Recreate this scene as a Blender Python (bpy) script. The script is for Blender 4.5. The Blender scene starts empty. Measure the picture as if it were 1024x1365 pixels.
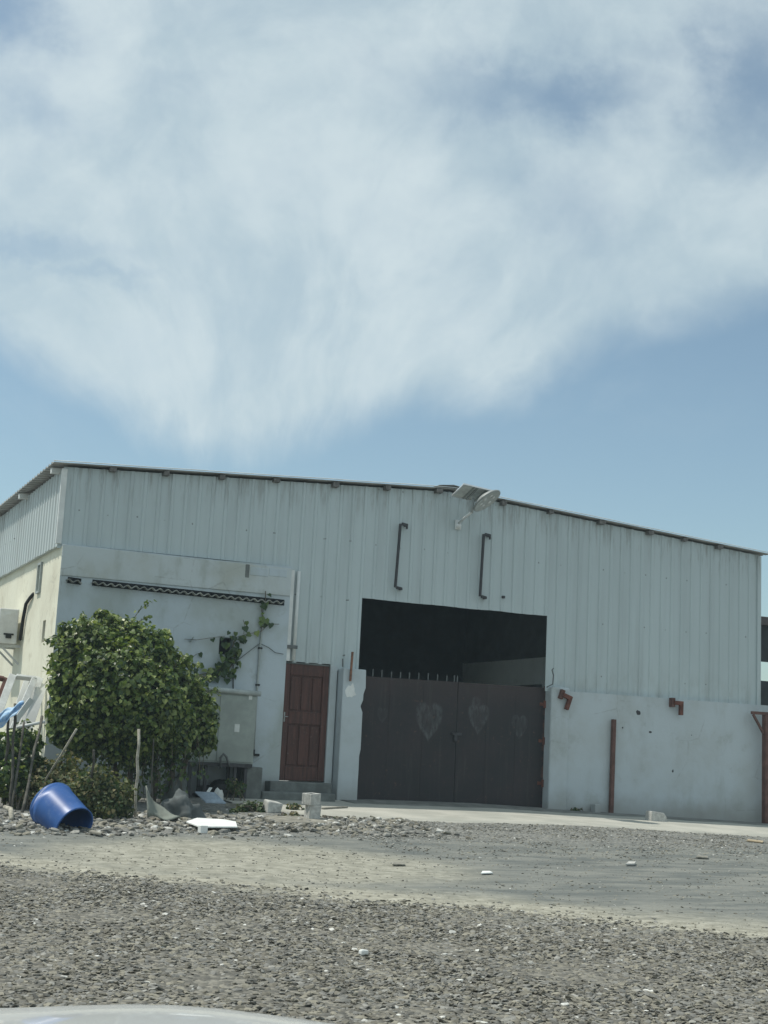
import bpy, bmesh, math, random
import numpy as np
from mathutils import Vector, Matrix, noise as mnoise

random.seed(7)
rng = np.random.default_rng(11)
sc = bpy.context.scene
COL = sc.collection
V = Vector

# ------------------------------------------------------------------ camera model (one perspective camera)
FPX = 1900.0
YAW, PIT, ROL = math.radians(23.8265), math.radians(9.659), math.radians(2.8393)
CAM = V((-12.20997, -23.97086, 0.837597))
Fv = V((math.sin(YAW)*math.cos(PIT), math.cos(YAW)*math.cos(PIT), math.sin(PIT)))
R0 = V((math.cos(YAW), -math.sin(YAW), 0)); U0 = R0.cross(Fv)
Rv = R0*math.cos(ROL)+U0*math.sin(ROL); Uv = -R0*math.sin(ROL)+U0*math.cos(ROL)

def ray(px, py): return Fv+Rv*((px-512)/FPX)-Uv*((py-682.5)/FPX)
def P(px, py, y=0.0):                       # point on a plane parallel to the front wall
    d = ray(px, py); return CAM+d*((y-CAM.y)/d.y)
def S(px, py, x):                           # point on a plane parallel to the side wall
    d = ray(px, py); return CAM+d*((x-CAM.x)/d.x)
def gz(x, y):                               # the lie of the land
    a = max(0.0, -y)
    return -0.027*min(max(0, x-0.5), 30)*max(0, 1-a/10) - 0.045*min(a, 8)-0.012*min(max(0, a-8), 30)
def G(px, py, lift=0.0):
    d = ray(px, py); t = 2.0
    while t < 90:
        q = CAM+d*t
        if q.z < gz(q.x, q.y)+lift: return q
        t += .02
    return q

# ------------------------------------------------------------------ object helpers
WL = {}
def link(o, parent=None):
    COL.objects.link(o)
    if parent is not None: o.parent = parent
def tag(o, label=None, cat=None, group=None, kind=None):
    if label: o['label'] = label
    if cat: o['category'] = cat
    if group: o['group'] = group
    if kind: o['kind'] = kind
    return o
def thing(name, label, cat, loc, group=None):
    o = bpy.data.objects.new(name, None); o.empty_display_size = .2
    o.location = loc; link(o); WL[o.name] = V(loc)
    return tag(o, label, cat, group)
def root_loc(o): return WL[o.name]

class MB:
    def __init__(s): s.v = []; s.f = []; s.m = []
    def add(s, vs, fs, m=0):
        b = len(s.v); s.v += [V(p) for p in vs]
        for f in fs: s.f.append([b+i for i in f]); s.m.append(m)
    def box(s, c, d, rot=None, m=0, jit=0):
        c = V(c); hx, hy, hz = d[0]/2, d[1]/2, d[2]/2
        vs = [V((sx*hx, sy*hy, sz*hz)) for sz in (-1, 1) for sy in (-1, 1) for sx in (-1, 1)]
        if jit: vs = [p+V((random.uniform(-jit, jit), random.uniform(-jit, jit), random.uniform(-jit, jit))) for p in vs]
        if rot is not None: vs = [rot @ p for p in vs]
        s.add([p+c for p in vs], [(0, 2, 3, 1), (4, 5, 7, 6), (0, 1, 5, 4), (2, 6, 7, 3), (0, 4, 6, 2), (1, 3, 7, 5)], m)
        return s
    def b2(s, p0, p1, m=0):
        a, b = V(p0), V(p1); return s.box((a+b)/2, [abs(q) for q in (b-a)], m=m)
    def bar(s, p0, p1, w, h, m=0, up=(0, 0, 1)):
        p0, p1 = V(p0), V(p1); d = p1-p0; L = d.length; z = d.normalized(); u = V(up)
        if abs(z.dot(u)) > .97: u = V((0, 1, 0))
        x = u.cross(z).normalized(); y = z.cross(x)
        s.box((p0+p1)/2, (w, h, L), Matrix((x, y, z)).transposed(), m); return s
    def tube(s, pts, r, n=8, m=0, cap=True):
        pts = [V(p) for p in pts]; rs = r if isinstance(r, (list, tuple)) else [r]*len(pts)
        b = len(s.v); prev = None
        for i, p in enumerate(pts):
            t = (pts[min(i+1, len(pts)-1)]-pts[max(i-1, 0)]).normalized()
            if prev is None:
                a = V((0, 0, 1)) if abs(t.z) < .9 else V((1, 0, 0)); x = t.cross(a).normalized()
            else:
                x = (prev-t*prev.dot(t)).normalized()
            prev = x; y = t.cross(x)
            for k in range(n):
                an = 2*math.pi*k/n; s.v.append(p+(x*math.cos(an)+y*math.sin(an))*rs[i])
        for i in range(len(pts)-1):
            for k in range(n):
                k2 = (k+1) % n
                s.f.append([b+i*n+k, b+i*n+k2, b+(i+1)*n+k2, b+(i+1)*n+k]); s.m.append(m)
        if cap:
            s.f.append([b+k for k in range(n)][::-1]); s.m.append(m)
            e = b+(len(pts)-1)*n; s.f.append([e+k for k in range(n)]); s.m.append(m)
        return s
    def lathe(s, prof, o, ax, n=32, m=0, a0=0, a1=2*math.pi):
        o = V(o); z = V(ax).normalized(); a = V((0, 0, 1)) if abs(z.z) < .9 else V((1, 0, 0))
        x = z.cross(a).normalized(); y = z.cross(x); b = len(s.v); full = abs(a1-a0-2*math.pi) < 1e-6
        cnt = n if full else n+1
        for r, h in prof:
            for k in range(cnt):
                an = a0+(a1-a0)*k/n; s.v.append(o+z*h+(x*math.cos(an)+y*math.sin(an))*r)
        for i in range(len(prof)-1):
            for k in range(n):
                k2 = (k+1) % cnt
                s.f.append([b+i*cnt+k, b+i*cnt+k2, b+(i+1)*cnt+k2, b+(i+1)*cnt+k]); s.m.append(m)
        return s
    def prism(s, poly, d, m=0):             # polygon of 3-D points pushed along d
        n = len(poly); d = V(d); a = [V(p) for p in poly]
        s.add(a+[p+d for p in a], [list(range(n))[::-1], list(range(n, 2*n))]+[[i, (i+1) % n, n+(i+1) % n, n+i] for i in range(n)], m)
        return s
    def build(s, name, mats, parent=None, bevel=0, smooth=False, origin=None, segs=2, recalc=True):
        if not isinstance(mats, (list, tuple)): mats = [mats]
        if parent is not None:
            r = parent
            while r.parent is not None: r = r.parent
            off = root_loc(r)
        else:
            if origin is None:
                xs = [p.x for p in s.v]; ys = [p.y for p in s.v]; zs = [p.z for p in s.v]
                origin = V(((min(xs)+max(xs))/2, (min(ys)+max(ys))/2, min(zs)))
            off = V(origin)
        me = bpy.data.meshes.new(name); me.from_pydata([p-off for p in s.v], [], s.f)
        for mt in mats: me.materials.append(mt)
        me.polygons.foreach_set('material_index', s.m)
        if recalc:
            bm = bmesh.new(); bm.from_mesh(me); bmesh.ops.recalc_face_normals(bm, faces=bm.faces); bm.to_mesh(me); bm.free()
        if smooth: me.polygons.foreach_set('use_smooth', [True]*len(me.polygons))
        me.update()
        o = bpy.data.objects.new(name, me); link(o, parent)
        if parent is None: o.location = off; WL[o.name] = V(off)
        if bevel:
            b = o.modifiers.new('edge_wear', 'BEVEL'); b.width = bevel; b.segments = segs; b.limit_method = 'ANGLE'; b.angle_limit = .6
        return o

def inst(name, bv, bf, Rm, T, mi, mats, parent=None, smooth=False, origin=(0, 0, 0)):
    """many small pieces (leaves of one crown, stones of one gravel bed) written into one mesh"""
    bv = np.asarray(bv, float); n = len(T); k = len(bv)
    co = np.einsum('nij,kj->nki', Rm, bv)+T[:, None, :]-np.asarray(origin, float)
    lens = np.array([len(f) for f in bf]); flat = np.concatenate([np.array(f) for f in bf])
    loops = (flat[None, :]+(np.arange(n)*k)[:, None]).ravel()
    tot = np.tile(lens, n); start = np.concatenate([[0], np.cumsum(tot)[:-1]])
    me = bpy.data.meshes.new(name)
    me.vertices.add(n*k); me.vertices.foreach_set('co', co.ravel())
    me.loops.add(len(loops)); me.loops.foreach_set('vertex_index', loops.astype(np.int32))
    me.polygons.add(len(tot)); me.polygons.foreach_set('loop_start', start.astype(np.int32))
    me.polygons.foreach_set('loop_total', tot.astype(np.int32))
    for mt in mats: me.materials.append(mt)
    me.polygons.foreach_set('material_index', np.repeat(mi, len(bf)).astype(np.int32))
    me.polygons.foreach_set('use_smooth', np.full(len(tot), smooth))
    me.update(calc_edges=True); me.validate()
    o = bpy.data.objects.new(name, me); link(o, parent)
    if parent is None: o.location = origin; WL[o.name] = V(origin)
    return o

def frames(nrm, tip):
    nrm = nrm/np.linalg.norm(nrm, axis=1)[:, None]
    tip = tip-(tip*nrm).sum(1)[:, None]*nrm; tip /= np.maximum(np.linalg.norm(tip, axis=1), 1e-6)[:, None]
    side = np.cross(tip, nrm)
    return np.stack([side, tip, nrm], axis=2)

LEAF_V = [(0, 0, 0), (-.36, -.06, .07), (-.48, .38, .10), (0, 1, -.06), (.48, .38, .10), (.36, -.06, .07), (0, .45, 0)]
LEAF_F = [(0, 6, 2, 1), (6, 3, 2), (0, 5, 4, 6), (6, 4, 3)]

# ------------------------------------------------------------------ materials
class T:
    def __init__(s, name, rough=.8, spec=.3):
        s.m = bpy.data.materials.new(name); s.m.use_nodes = True; s.t = s.m.node_tree
        s.n = s.t.nodes; s.b = s.n['Principled BSDF']; s.out = s.n['Material Output']
        s.b.inputs['Roughness'].default_value = rough
        s.b.inputs['Specular IOR Level'].default_value = spec
        s.co = None
    def L(s, a, b): s.t.links.new(a, b)
    def pos(s, world=False):
        if s.co is None:
            if world: s.co = s.n.new('ShaderNodeNewGeometry').outputs['Position']
            else: s.co = s.n.new('ShaderNodeTexCoord').outputs['Object']
        return s.co
    def mapped(s, scale=(1, 1, 1)):
        mp = s.n.new('ShaderNodeMapping'); mp.inputs['Scale'].default_value = scale; s.L(s.pos(), mp.inputs['Vector']); return mp.outputs[0]
    def noise(s, scale, detail=4, rough=.55, vec=None, dist=0):
        q = s.n.new('ShaderNodeTexNoise'); q.inputs['Scale'].default_value = scale; q.inputs['Detail'].default_value = detail
        q.inputs['Roughness'].default_value = rough; q.inputs['Distortion'].default_value = dist
        s.L(vec or s.pos(), q.inputs['Vector']); return q.outputs['Fac']
    def voro(s, scale, out='Distance', vec=None, feat='F1'):
        q = s.n.new('ShaderNodeTexVoronoi'); q.feature = feat; q.inputs['Scale'].default_value = scale
        s.L(vec or s.pos(), q.inputs['Vector']); return q.outputs[out]
    def ramp(s, fac, a, b, va=0., vb=1., smooth=True):
        q = s.n.new('ShaderNodeMapRange'); q.clamp = True
        q.interpolation_type = 'SMOOTHSTEP' if smooth else 'LINEAR'
        for i, v in zip(('From Min', 'From Max', 'To Min', 'To Max'), (a, b, va, vb)): q.inputs[i].default_value = v
        s.L(fac, q.inputs['Value']); return q.outputs['Result']
    def math(s, op, a, b=None, c=None):
        q = s.n.new('ShaderNodeMath'); q.operation = op
        for i, v in enumerate((a, b, c)):
            if v is None: continue
            if isinstance(v, (int, float)): q.inputs[i].default_value = v
            else: s.L(v, q.inputs[i])
        return q.outputs[0]
    def mix(s, fac, a, b):
        q = s.n.new('ShaderNodeMix'); q.data_type = 'RGBA'
        for i, v in ((0, fac), (6, a), (7, b)):
            if isinstance(v, (int, float)): q.inputs[i].default_value = v
            elif isinstance(v, tuple): q.inputs[i].default_value = (*v[:3], 1)
            else: s.L(v, q.inputs[i])
        return q.outputs[2]
    def sep(s):
        q = s.n.new('ShaderNodeSeparateXYZ'); s.L(s.pos(), q.inputs[0]); return q.outputs
    def col(s, c):
        if isinstance(c, tuple): s.b.inputs['Base Color'].default_value = (*c, 1)
        else: s.L(c, s.b.inputs['Base Color'])
    def bump(s, h, strength=.3, dist=.01):
        q = s.n.new('ShaderNodeBump'); q.inputs['Strength'].default_value = strength; q.inputs['Distance'].default_value = dist
        s.L(h, q.inputs['Height']); s.L(q.outputs[0], s.b.inputs['Normal'])

def simple(name, c, rough=.7, var=.25, sc_=8, spec=.3, bump=.2, bd=.004, metal=0, c2=None, thr=(.35, .7)):
    t = T(name, rough, spec); t.b.inputs['Metallic'].default_value = metal
    n1 = t.noise(sc_, 5, .6)
    c2 = c2 or tuple(max(0, q*(1-var)) for q in c); hi = tuple(min(1, q*(1+var*.5)) for q in c)
    t.col(t.mix(t.ramp(n1, thr[0], thr[1]), c2, t.mix(t.noise(sc_*4, 3), c, hi)))
    if bump: t.bump(t.noise(sc_*5, 4, .6), bump, bd)
    return t.m

M = {}
def cladding_mat(name, base, dirt):
    t = T(name, .5, .4)
    st = t.noise(1.0, 5, .6, t.mapped((3.2, 3.2, .22)))          # streaks that run down the sheet
    big = t.noise(.55, 3)
    c = t.mix(t.ramp(st, .42, .78, 0, .55), base, dirt)
    c = t.mix(t.ramp(big, .45, .75, 0, .35), c, tuple(q*.86 for q in base))
    x, y, z = t.sep()
    wn = t.n.new('ShaderNodeTexWhiteNoise'); wn.noise_dimensions = '1D'; t.L(t.math('FLOOR', t.math('DIVIDE', t.math('ADD', x, y), .98)), wn.inputs['W'])
    c = t.mix(t.ramp(wn.outputs['Value'], 0, 1, 0, .22), c, tuple(q*.80 for q in base))          # sheets of different age
    dd = t.math('SUBTRACT', t.math('SUBTRACT', 5.84, t.math('MULTIPLY', t.math('ABSOLUTE', t.math('ADD', x, .27)), .063)), z)
    drip = t.math('MULTIPLY', t.ramp(dd, .05, .75, 1, 0), t.ramp(t.noise(2.0, 5, .7, t.mapped((4.5, 4.5, .5))), .47, .66))
    c = t.mix(t.math('MULTIPLY', drip, .6), c, (.19, .19, .17))
    low = t.math('MULTIPLY', t.ramp(z, 2.2, 3.1, 1, 0), t.ramp(t.noise(1.6, 5, .7, t.mapped((3, 3, 1))), .4, .7))
    c = t.mix(t.math('MULTIPLY', low, .35), c, (.25, .25, .22))
    # screw heads along the girts
    u = t.math('ADD', x, y)
    fx = t.math('SUBTRACT', t.math('FRACT', t.math('DIVIDE', t.math('ADD', u, t.math('MULTIPLY', t.noise(3, 0), .06)), .5)), .5)
    zz = t.math('ADD', z, t.math('MULTIPLY', t.noise(2.1, 1), .12))
    fz = t.math('SUBTRACT', t.math('FRACT', t.math('DIVIDE', zz, 1.05)), .5)
    d = t.math('SQRT', t.math('ADD', t.math('POWER', t.math('MULTIPLY', fx, .5), 2), t.math('POWER', t.math('MULTIPLY', fz, 1.05), 2)))
    dot = t.ramp(d, .011, .018, 1, 0)
    dot = t.math('MULTIPLY', dot, t.ramp(t.noise(1.7, 1), .42, .5))
    c = t.mix(t.math('MULTIPLY', dot, .75), c, (.10, .10, .10))
    t.col(c); t.bump(t.noise(1.3, 3, .5, t.mapped((1.5, 1.5, .6))), .35, .02)
    return t.m
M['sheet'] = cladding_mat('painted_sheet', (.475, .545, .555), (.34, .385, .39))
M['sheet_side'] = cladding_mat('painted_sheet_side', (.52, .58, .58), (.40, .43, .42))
M['roof'] = simple('roof_sheet', (.42, .42, .40), .5, .3, 2, bump=.1)
M['trim'] = simple('trim_sheet', (.72, .74, .72), .45, .15, 3, bump=.1)
M['purlin'] = simple('purlin_steel', (.17, .16, .15), .6, .4, 9)
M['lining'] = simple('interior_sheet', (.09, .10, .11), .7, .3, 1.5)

def plaster(name, base, stain, dark, soil=0.0, streak=.4):
    t = T(name, .9, .2)
    a = t.noise(.8, 5, .6); b = t.noise(2.2, 5, .65, t.mapped((1, 1, .35))); d = t.noise(22, 4, .6)
    c = t.mix(t.ramp(a, .42, .66, 0, .85), base, stain)
    c = t.mix(t.ramp(b, .5, .8, 0, streak), c, dark)
    c = t.mix(t.ramp(d, .62, .75, 0, .25), c, dark)
    cr = t.voro(1.1, 'Distance', None, 'DISTANCE_TO_EDGE'); cm = t.math('MULTIPLY', t.ramp(t.math('ADD', cr, t.math('MULTIPLY', t.math('SUBTRACT', t.noise(14, 3), .5), .05)), .0, .012, 1, 0), t.ramp(t.noise(.7, 2), .5, .62))
    c = t.mix(t.math('MULTIPLY', cm, .3), c, (.2, .2, .19))
    sp = t.ramp(t.noise(1.7, 6, .72), .56, .68); c = t.mix(t.math('MULTIPLY', sp, .38), c, dark)
    if soil:
        z = t.sep()[2]
        h = t.math('ADD', z, t.math('MULTIPLY', t.noise(2.5, 4), -.55))
        c = t.mix(t.ramp(h, -.2, .25, soil, 0), c, (.27, .26, .23))
    t.col(c); hh = t.math('ADD', t.noise(5, 4), t.math('MULTIPLY', d, .3)); t.bump(hh, .5, .012)
    return t.m
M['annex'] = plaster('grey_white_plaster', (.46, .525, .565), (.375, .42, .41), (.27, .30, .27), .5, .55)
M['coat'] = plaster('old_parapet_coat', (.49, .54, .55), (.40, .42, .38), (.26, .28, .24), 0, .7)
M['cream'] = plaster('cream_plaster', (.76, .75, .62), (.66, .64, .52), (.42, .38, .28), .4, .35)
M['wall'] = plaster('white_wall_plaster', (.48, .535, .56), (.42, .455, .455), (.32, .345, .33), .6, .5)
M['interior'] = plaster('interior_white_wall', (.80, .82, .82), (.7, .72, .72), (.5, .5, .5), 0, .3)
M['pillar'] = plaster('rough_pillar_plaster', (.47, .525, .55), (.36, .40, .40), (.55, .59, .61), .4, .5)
M['concrete'] = simple('concrete', (.36, .36, .34), .9, .3, 5, bump=.4, bd=.01)
M['step'] = simple('step_concrete', (.165, .18, .172), .9, .3, 4, bump=.4, bd=.01)
M['block'] = simple('block_concrete', (.50, .50, .47), .95, .25, 14, bump=.6, bd=.006)
M['asbestos'] = simple('fibre_cement', (.34, .35, .32), .9, .5, 5, bump=.3)
M['dark'] = simple('recess_shade', (.012, .014, .016), .9, .2, 5, bump=0)  # near-black stand-in for the shade inside wall openings
M['rust'] = simple('red_oxide_steel', (.17, .065, .045), .75, .45, 9, bump=.3)
M['rust_post'] = simple('brown_red_steel', (.15, .075, .06), .7, .35, 6, bump=.2)
M['orange_rust'] = simple('orange_rust', (.27, .135, .085), .85, .5, 14, bump=.4)
M['bracket'] = simple('dark_bracket_steel', (.055, .055, .06), .55, .35, 10, bump=.1)
M['white_metal'] = simple('white_lamp_metal', (.70, .72, .71), .4, .12, 6, bump=0, spec=.5)
M['lamp_shell'] = simple('lamp_shell_grey', (.30, .32, .31), .45, .2, 6, bump=0, spec=.5)
M['lamp_lens'] = simple('lamp_lens', (.46, .48, .46), .3, .2, 14, bump=.1, spec=.5)
M['pv_back'] = simple('solar_panel_back', (.62, .65, .63), .6, .2, 10, bump=0)
M['pv_frame'] = simple('aluminium', (.72, .73, .73), .35, .1, 10, bump=0, metal=.6)
M['pv_cell'] = simple('solar_cells', (.02, .03, .07), .15, .2, 10, bump=0, spec=.6)
M['pvc'] = simple('grey_pvc', (.36, .40, .39), .6, .2, 6, bump=0)
M['cable'] = simple('cable_grey', (.13, .14, .14), .6, .2, 6, bump=0)
M['black'] = simple('black_rubber', (.02, .022, .022), .6, .3, 8, bump=0)
M['cabinet'] = simple('cabinet_paint', (.31, .35, .325), .55, .2, 2.2, bump=.1)
M['paper'] = simple('paper_label', (.62, .65, .63), .8, .1, 20, bump=0)
M['ac_white'] = simple('ac_casing', (.70, .71, .68), .5, .15, 3, bump=.05)
M['frame_white'] = simple('white_frame_paint', (.66, .68, .66), .5, .2, 5, bump=.1)
M['wood_pole'] = simple('grey_wood', (.42, .40, .33), .85, .4, 12, bump=.4)
M['stick'] = simple('dark_stick', (.11, .105, .09), .9, .5, 10, bump=.4)
M['tarp'] = simple('green_grey_tarp', (.20, .22, .19), .8, .3, 5, bump=.3)
M['tarp_dark'] = simple('dark_tarp', (.10, .115, .115), .8, .3, 5, bump=.3)
M['rag'] = simple('blue_rag', (.16, .33, .55), .85, .4, 14, bump=.4, c2=(.45, .58, .70))
M['board'] = simple('white_board', (.78, .80, .78), .7, .12, 6, bump=.1)
M['pane'] = simple('blue_grey_panel', (.24, .30, .36), .35, .3, 6, bump=.1)
M['plank'] = simple('grey_plank', (.27, .26, .22), .9, .35, 8, bump=.4)
M['orange_wood'] = simple('fresh_wood', (.44, .36, .24), .8, .3, 10, bump=.2)
M['shed'] = simple('shed_dark', (.035, .04, .042), .8, .3, 3, bump=.1)
M['shed_roof'] = simple('shed_roof_brown', (.11, .09, .085), .7, .4, 3, bump=.1)
M['tyre'] = simple('tyre', (.02, .02, .02), .8, .3, 8, bump=.2)
M['rim'] = simple('alloy', (.5, .5, .52), .3, .1, 8, bump=0, metal=.9)
M['lens'] = simple('headlight_lens', (.55, .58, .6), .08, .1, 8, bump=0, spec=.6)

# painted wooden door
t = T('door_wood', .5, .35)
g = t.noise(3, 6, .65, t.mapped((9, 9, .8)))
c = t.mix(t.ramp(g, .3, .75), (.052, .022, .017), (.110, .044, .033))
t.col(t.mix(t.ramp(t.noise(30, 3), .66, .72, 0, .35), c, (.25, .20, .17))); t.bump(g, .25, .004)
M['door'] = t.m

# dark gate sheet with the rubbed hearts drawn on it
def gate_mat():
    t = T('gate_sheet', .55, .35)
    x, y, z = t.sep()
    n1 = t.noise(1.2, 5, .6); st = t.noise(1.6, 5, .6, t.mapped((7, 7, .5)))
    c = t.mix(t.ramp(n1, .35, .7), (.019, .018, .020), (.032, .024, .026))
    top = t.ramp(z, 1.7, 2.4)
    c = t.mix(t.math('MULTIPLY', top, .6), c, (.055, .036, .034))
    c = t.mix(t.ramp(st, .52, .8, 0, .55), c, (.058, .056, .05))
    c = t.mix(t.math('MULTIPLY', t.ramp(t.noise(11, 5, .7), .56, .7), t.ramp(t.noise(2, 3), .42, .6)), c, (.085, .05, .04))
    edge = t.ramp(t.math('ADD', x, t.math('MULTIPLY', t.noise(6, 4), .10)), 1.96, 2.06)
    c = t.mix(t.math('MULTIPLY', edge, t.ramp(t.noise(9, 4), .4, .6)), c, (.14, .07, .05))
    tot = None
    for (px, py, w, a) in ((507, 956, 8, .35), (569, 968, 20, 1.0), (635, 963, 16, .85), (690, 973, 13, .65)):
        q = P(px, py, .10); s_ = w/72.0
        X = t.math('DIVIDE', t.math('SUBTRACT', x, q.x), s_)
        Z = t.math('DIVIDE', t.math('SUBTRACT', z, q.z), s_*1.25)
        h = t.math('SUBTRACT', t.math('MULTIPLY', Z, 1.1), t.math('MULTIPLY', t.math('SQRT', t.math('ABSOLUTE', X)), .75))
        r = t.math('ADD', t.math('POWER', X, 2), t.math('POWER', h, 2))
        inside = t.math('MULTIPLY', t.ramp(r, .75, 1.15, 1, 0), t.ramp(r, .05, .8, .42, 1))
        inside = t.math('MULTIPLY', inside, a)
        tot = inside if tot is None else t.math('MAXIMUM', tot, inside)
    q = P(632, 937, .10)                     # smudge above the third heart
    r = t.math('ADD', t.math('POWER', t.math('DIVIDE', t.math('SUBTRACT', x, q.x), .13), 2), t.math('POWER', t.math('DIVIDE', t.math('SUBTRACT', z, q.z), .13), 2))
    tot = t.math('MAXIMUM', tot, t.ramp(r, .3, 1.2, .55, 0))
    rub = t.math('MULTIPLY', t.ramp(t.noise(5, 5, .7, t.mapped((4, 4, 1.2))), .33, .66), t.ramp(t.noise(3, 3), .3, .55, .35, 1))
    c = t.mix(t.math('MULTIPLY', t.math('MULTIPLY', tot, rub), .48), c, (.155, .175, .175))
    t.col(c); t.bump(t.noise(2.5, 3), .3, .02)
    return t.m
M['gate'] = gate_mat()

def leaf_mat(name, c, rough=.38, trans=.3):
    t = T(name, rough, .45)
    n = t.noise(2.2, 2); k = t.mix(t.ramp(n, .3, .7), tuple(q*.75 for q in c), tuple(q*1.25 for q in c))
    t.col(k)
    tr = t.n.new('ShaderNodeBsdfTranslucent'); t.L(t.mix(.5, k, (c[0]*1.5, c[1]*1.6, c[2]*.6)), tr.inputs['Color'])
    mx = t.n.new('ShaderNodeMixShader'); mx.inputs[0].default_value = trans
    t.L(t.b.outputs[0], mx.inputs[1]); t.L(tr.outputs[0], mx.inputs[2]); t.L(mx.outputs[0], t.out.inputs['Surface'])
    return t.m
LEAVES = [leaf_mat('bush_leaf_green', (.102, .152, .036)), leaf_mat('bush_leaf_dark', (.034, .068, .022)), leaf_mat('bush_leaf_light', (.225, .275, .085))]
OLIVE = [leaf_mat('shrub_leaf_olive', (.13, .145, .055), .6), leaf_mat('shrub_leaf_dry', (.22, .19, .09), .7), leaf_mat('shrub_leaf_green', (.05, .085, .03), .6)]
WEEDS = [leaf_mat('weed_leaf_green', (.06, .10, .035), .6), leaf_mat('weed_leaf_straw', (.20, .18, .09), .8)]
M['bark'] = simple('bark', (.12, .10, .075), .95, .4, 12, bump=.6)
M['stem'] = simple('vine_stem', (.15, .13, .10), .9, .4, 12, bump=.3)

# blue plastic barrel
t = T('blue_plastic', .40, .45)
c = t.mix(t.ramp(t.noise(4, 4), .35, .75), (.016, .078, .265), (.03, .105, .33))
t.col(t.mix(t.ramp(t.noise(9, 6, .75), .5, .75, 0, .4), c, (.16, .21, .33))); M['barrel'] = t.m
M['barrel_dark'] = simple('dark_blue_plastic', (.012, .03, .12), .45, .3, 6, bump=0)
t = T('white_car_paint', .25, .5); t.b.inputs['Coat Weight'].default_value = .6
t.col(t.mix(t.noise(2, 2), (.70, .72, .72), (.76, .78, .78))); M['car'] = t.m

# ground
def ground_mat():
    t = T('dirt_and_gravel_ground', .95, .15)
    t.pos(world=True); x, y, z = t.sep()
    wob = t.math('ADD', t.math('MULTIPLY', t.math('SUBTRACT', t.noise(.9, 5, .6), .5), 2.2), t.math('MULTIPLY', t.math('SUBTRACT', t.noise(6, 3), .5), .5))
    f1 = t.math('ADD', t.math('ADD', t.math('ADD', y, 13.0), t.math('MULTIPLY', t.math('ADD', x, 6.6), .92)), wob)
    dark = t.ramp(f1, -.8, .5, 1, 0)                               # loose dark gravel in front
    band = t.math('MULTIPLY', t.ramp(f1, -.3, .3), t.ramp(f1, .7, 2.6, 1, 0))
    px_ = t.math('DIVIDE', t.math('ADD', x, 6.9), 2.6); py_ = t.math('DIVIDE', t.math('ADD', y, 8.9), 2.5)
    rr = t.math('ADD', t.math('ADD', t.math('POWER', px_, 2), t.math('POWER', py_, 2)), t.math('MULTIPLY', wob, .35))
    tan = t.math('MAXIMUM', band, t.ramp(rr, .35, 1.25, .85, 0))
    fine = t.noise(30, 5, .7); mid = t.noise(7, 5, .65); st = t.noise(1.2, 5, .6, t.mapped((1, 2.6, 1)))
    peb = t.voro(24, 'Color'); pd = t.voro(24)
    sepc = t.n.new('ShaderNodeSeparateColor'); t.L(peb, sepc.inputs[0]); pr = sepc.outputs[0]
    track = t.mix(t.ramp(st, .35, .68), (.125, .137, .132), (.215, .22, .20))
    track = t.mix(t.ramp(mid, .55, .8, 0, .5), track, (.30, .29, .25))
    tanc = t.mix(t.ramp(mid, .35, .7), (.26, .25, .20), (.45, .435, .36))
    gravel = t.mix(t.ramp(pr, .1, .95), (.12, .117, .104), (.25, .24, .205))
    pale = t.mix(t.ramp(pr, .1, .95), (.12, .125, .12), (.30, .295, .27))
    c = t.mix(t.math('MULTIPLY', tan, .9), track, tanc)
    near = t.ramp(t.math('ADD', y, t.math('MULTIPLY', wob, .5)), -6.8, -5.4)
    c = t.mix(t.math('MULTIPLY', near, .7), c, pale)
    c = t.mix(dark, c, gravel)
    c = t.mix(t.ramp(fine, .42, .72, 0, .55), c, t.mix(.5, c, (.09, .09, .078)))
    t.col(c)
    rough = t.math('MAXIMUM', dark, t.math('MULTIPLY', near, .6))
    h = t.math('ADD', t.math('MULTIPLY', t.math('MULTIPLY', pd, rough), -1.2), t.math('MULTIPLY', fine, .35))
    t.bump(h, .9, .02)
    return t.m
M['ground'] = ground_mat()
t = T('worn_apron_concrete', .92, .2)
c = t.mix(t.ramp(t.noise(1.1, 5, .6), .35, .7), (.35, .35, .31), (.45, .44, .39))
c = t.mix(t.ramp(t.noise(3, 6, .7, t.mapped((.6, 2, 1))), .5, .75, 0, .6), c, (.25, .245, .21))
t.col(t.mix(t.ramp(t.noise(40, 3), .6, .75, 0, .4), c, (.24, .24, .21))); t.bump(t.noise(12, 5, .7), .5, .01); M['apron'] = t.m
M['strip_shade'] = simple('wall_foot_shade', (.20, .205, .19), .92, .35, 3, bump=.5, bd=.01)  # dark tone carries the shade along the wall foot
STONES = [simple('stone_'+n, c_, .85, .3, 18, bump=.3) for n, c_ in
          (('dark', (.128, .126, .112)), ('brown', (.172, .162, .132)), ('grey', (.212, .21, .192)), ('tan', (.27, .255, .205)), ('pale', (.32, .315, .285)), ('white', (.60, .60, .56)))]

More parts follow.
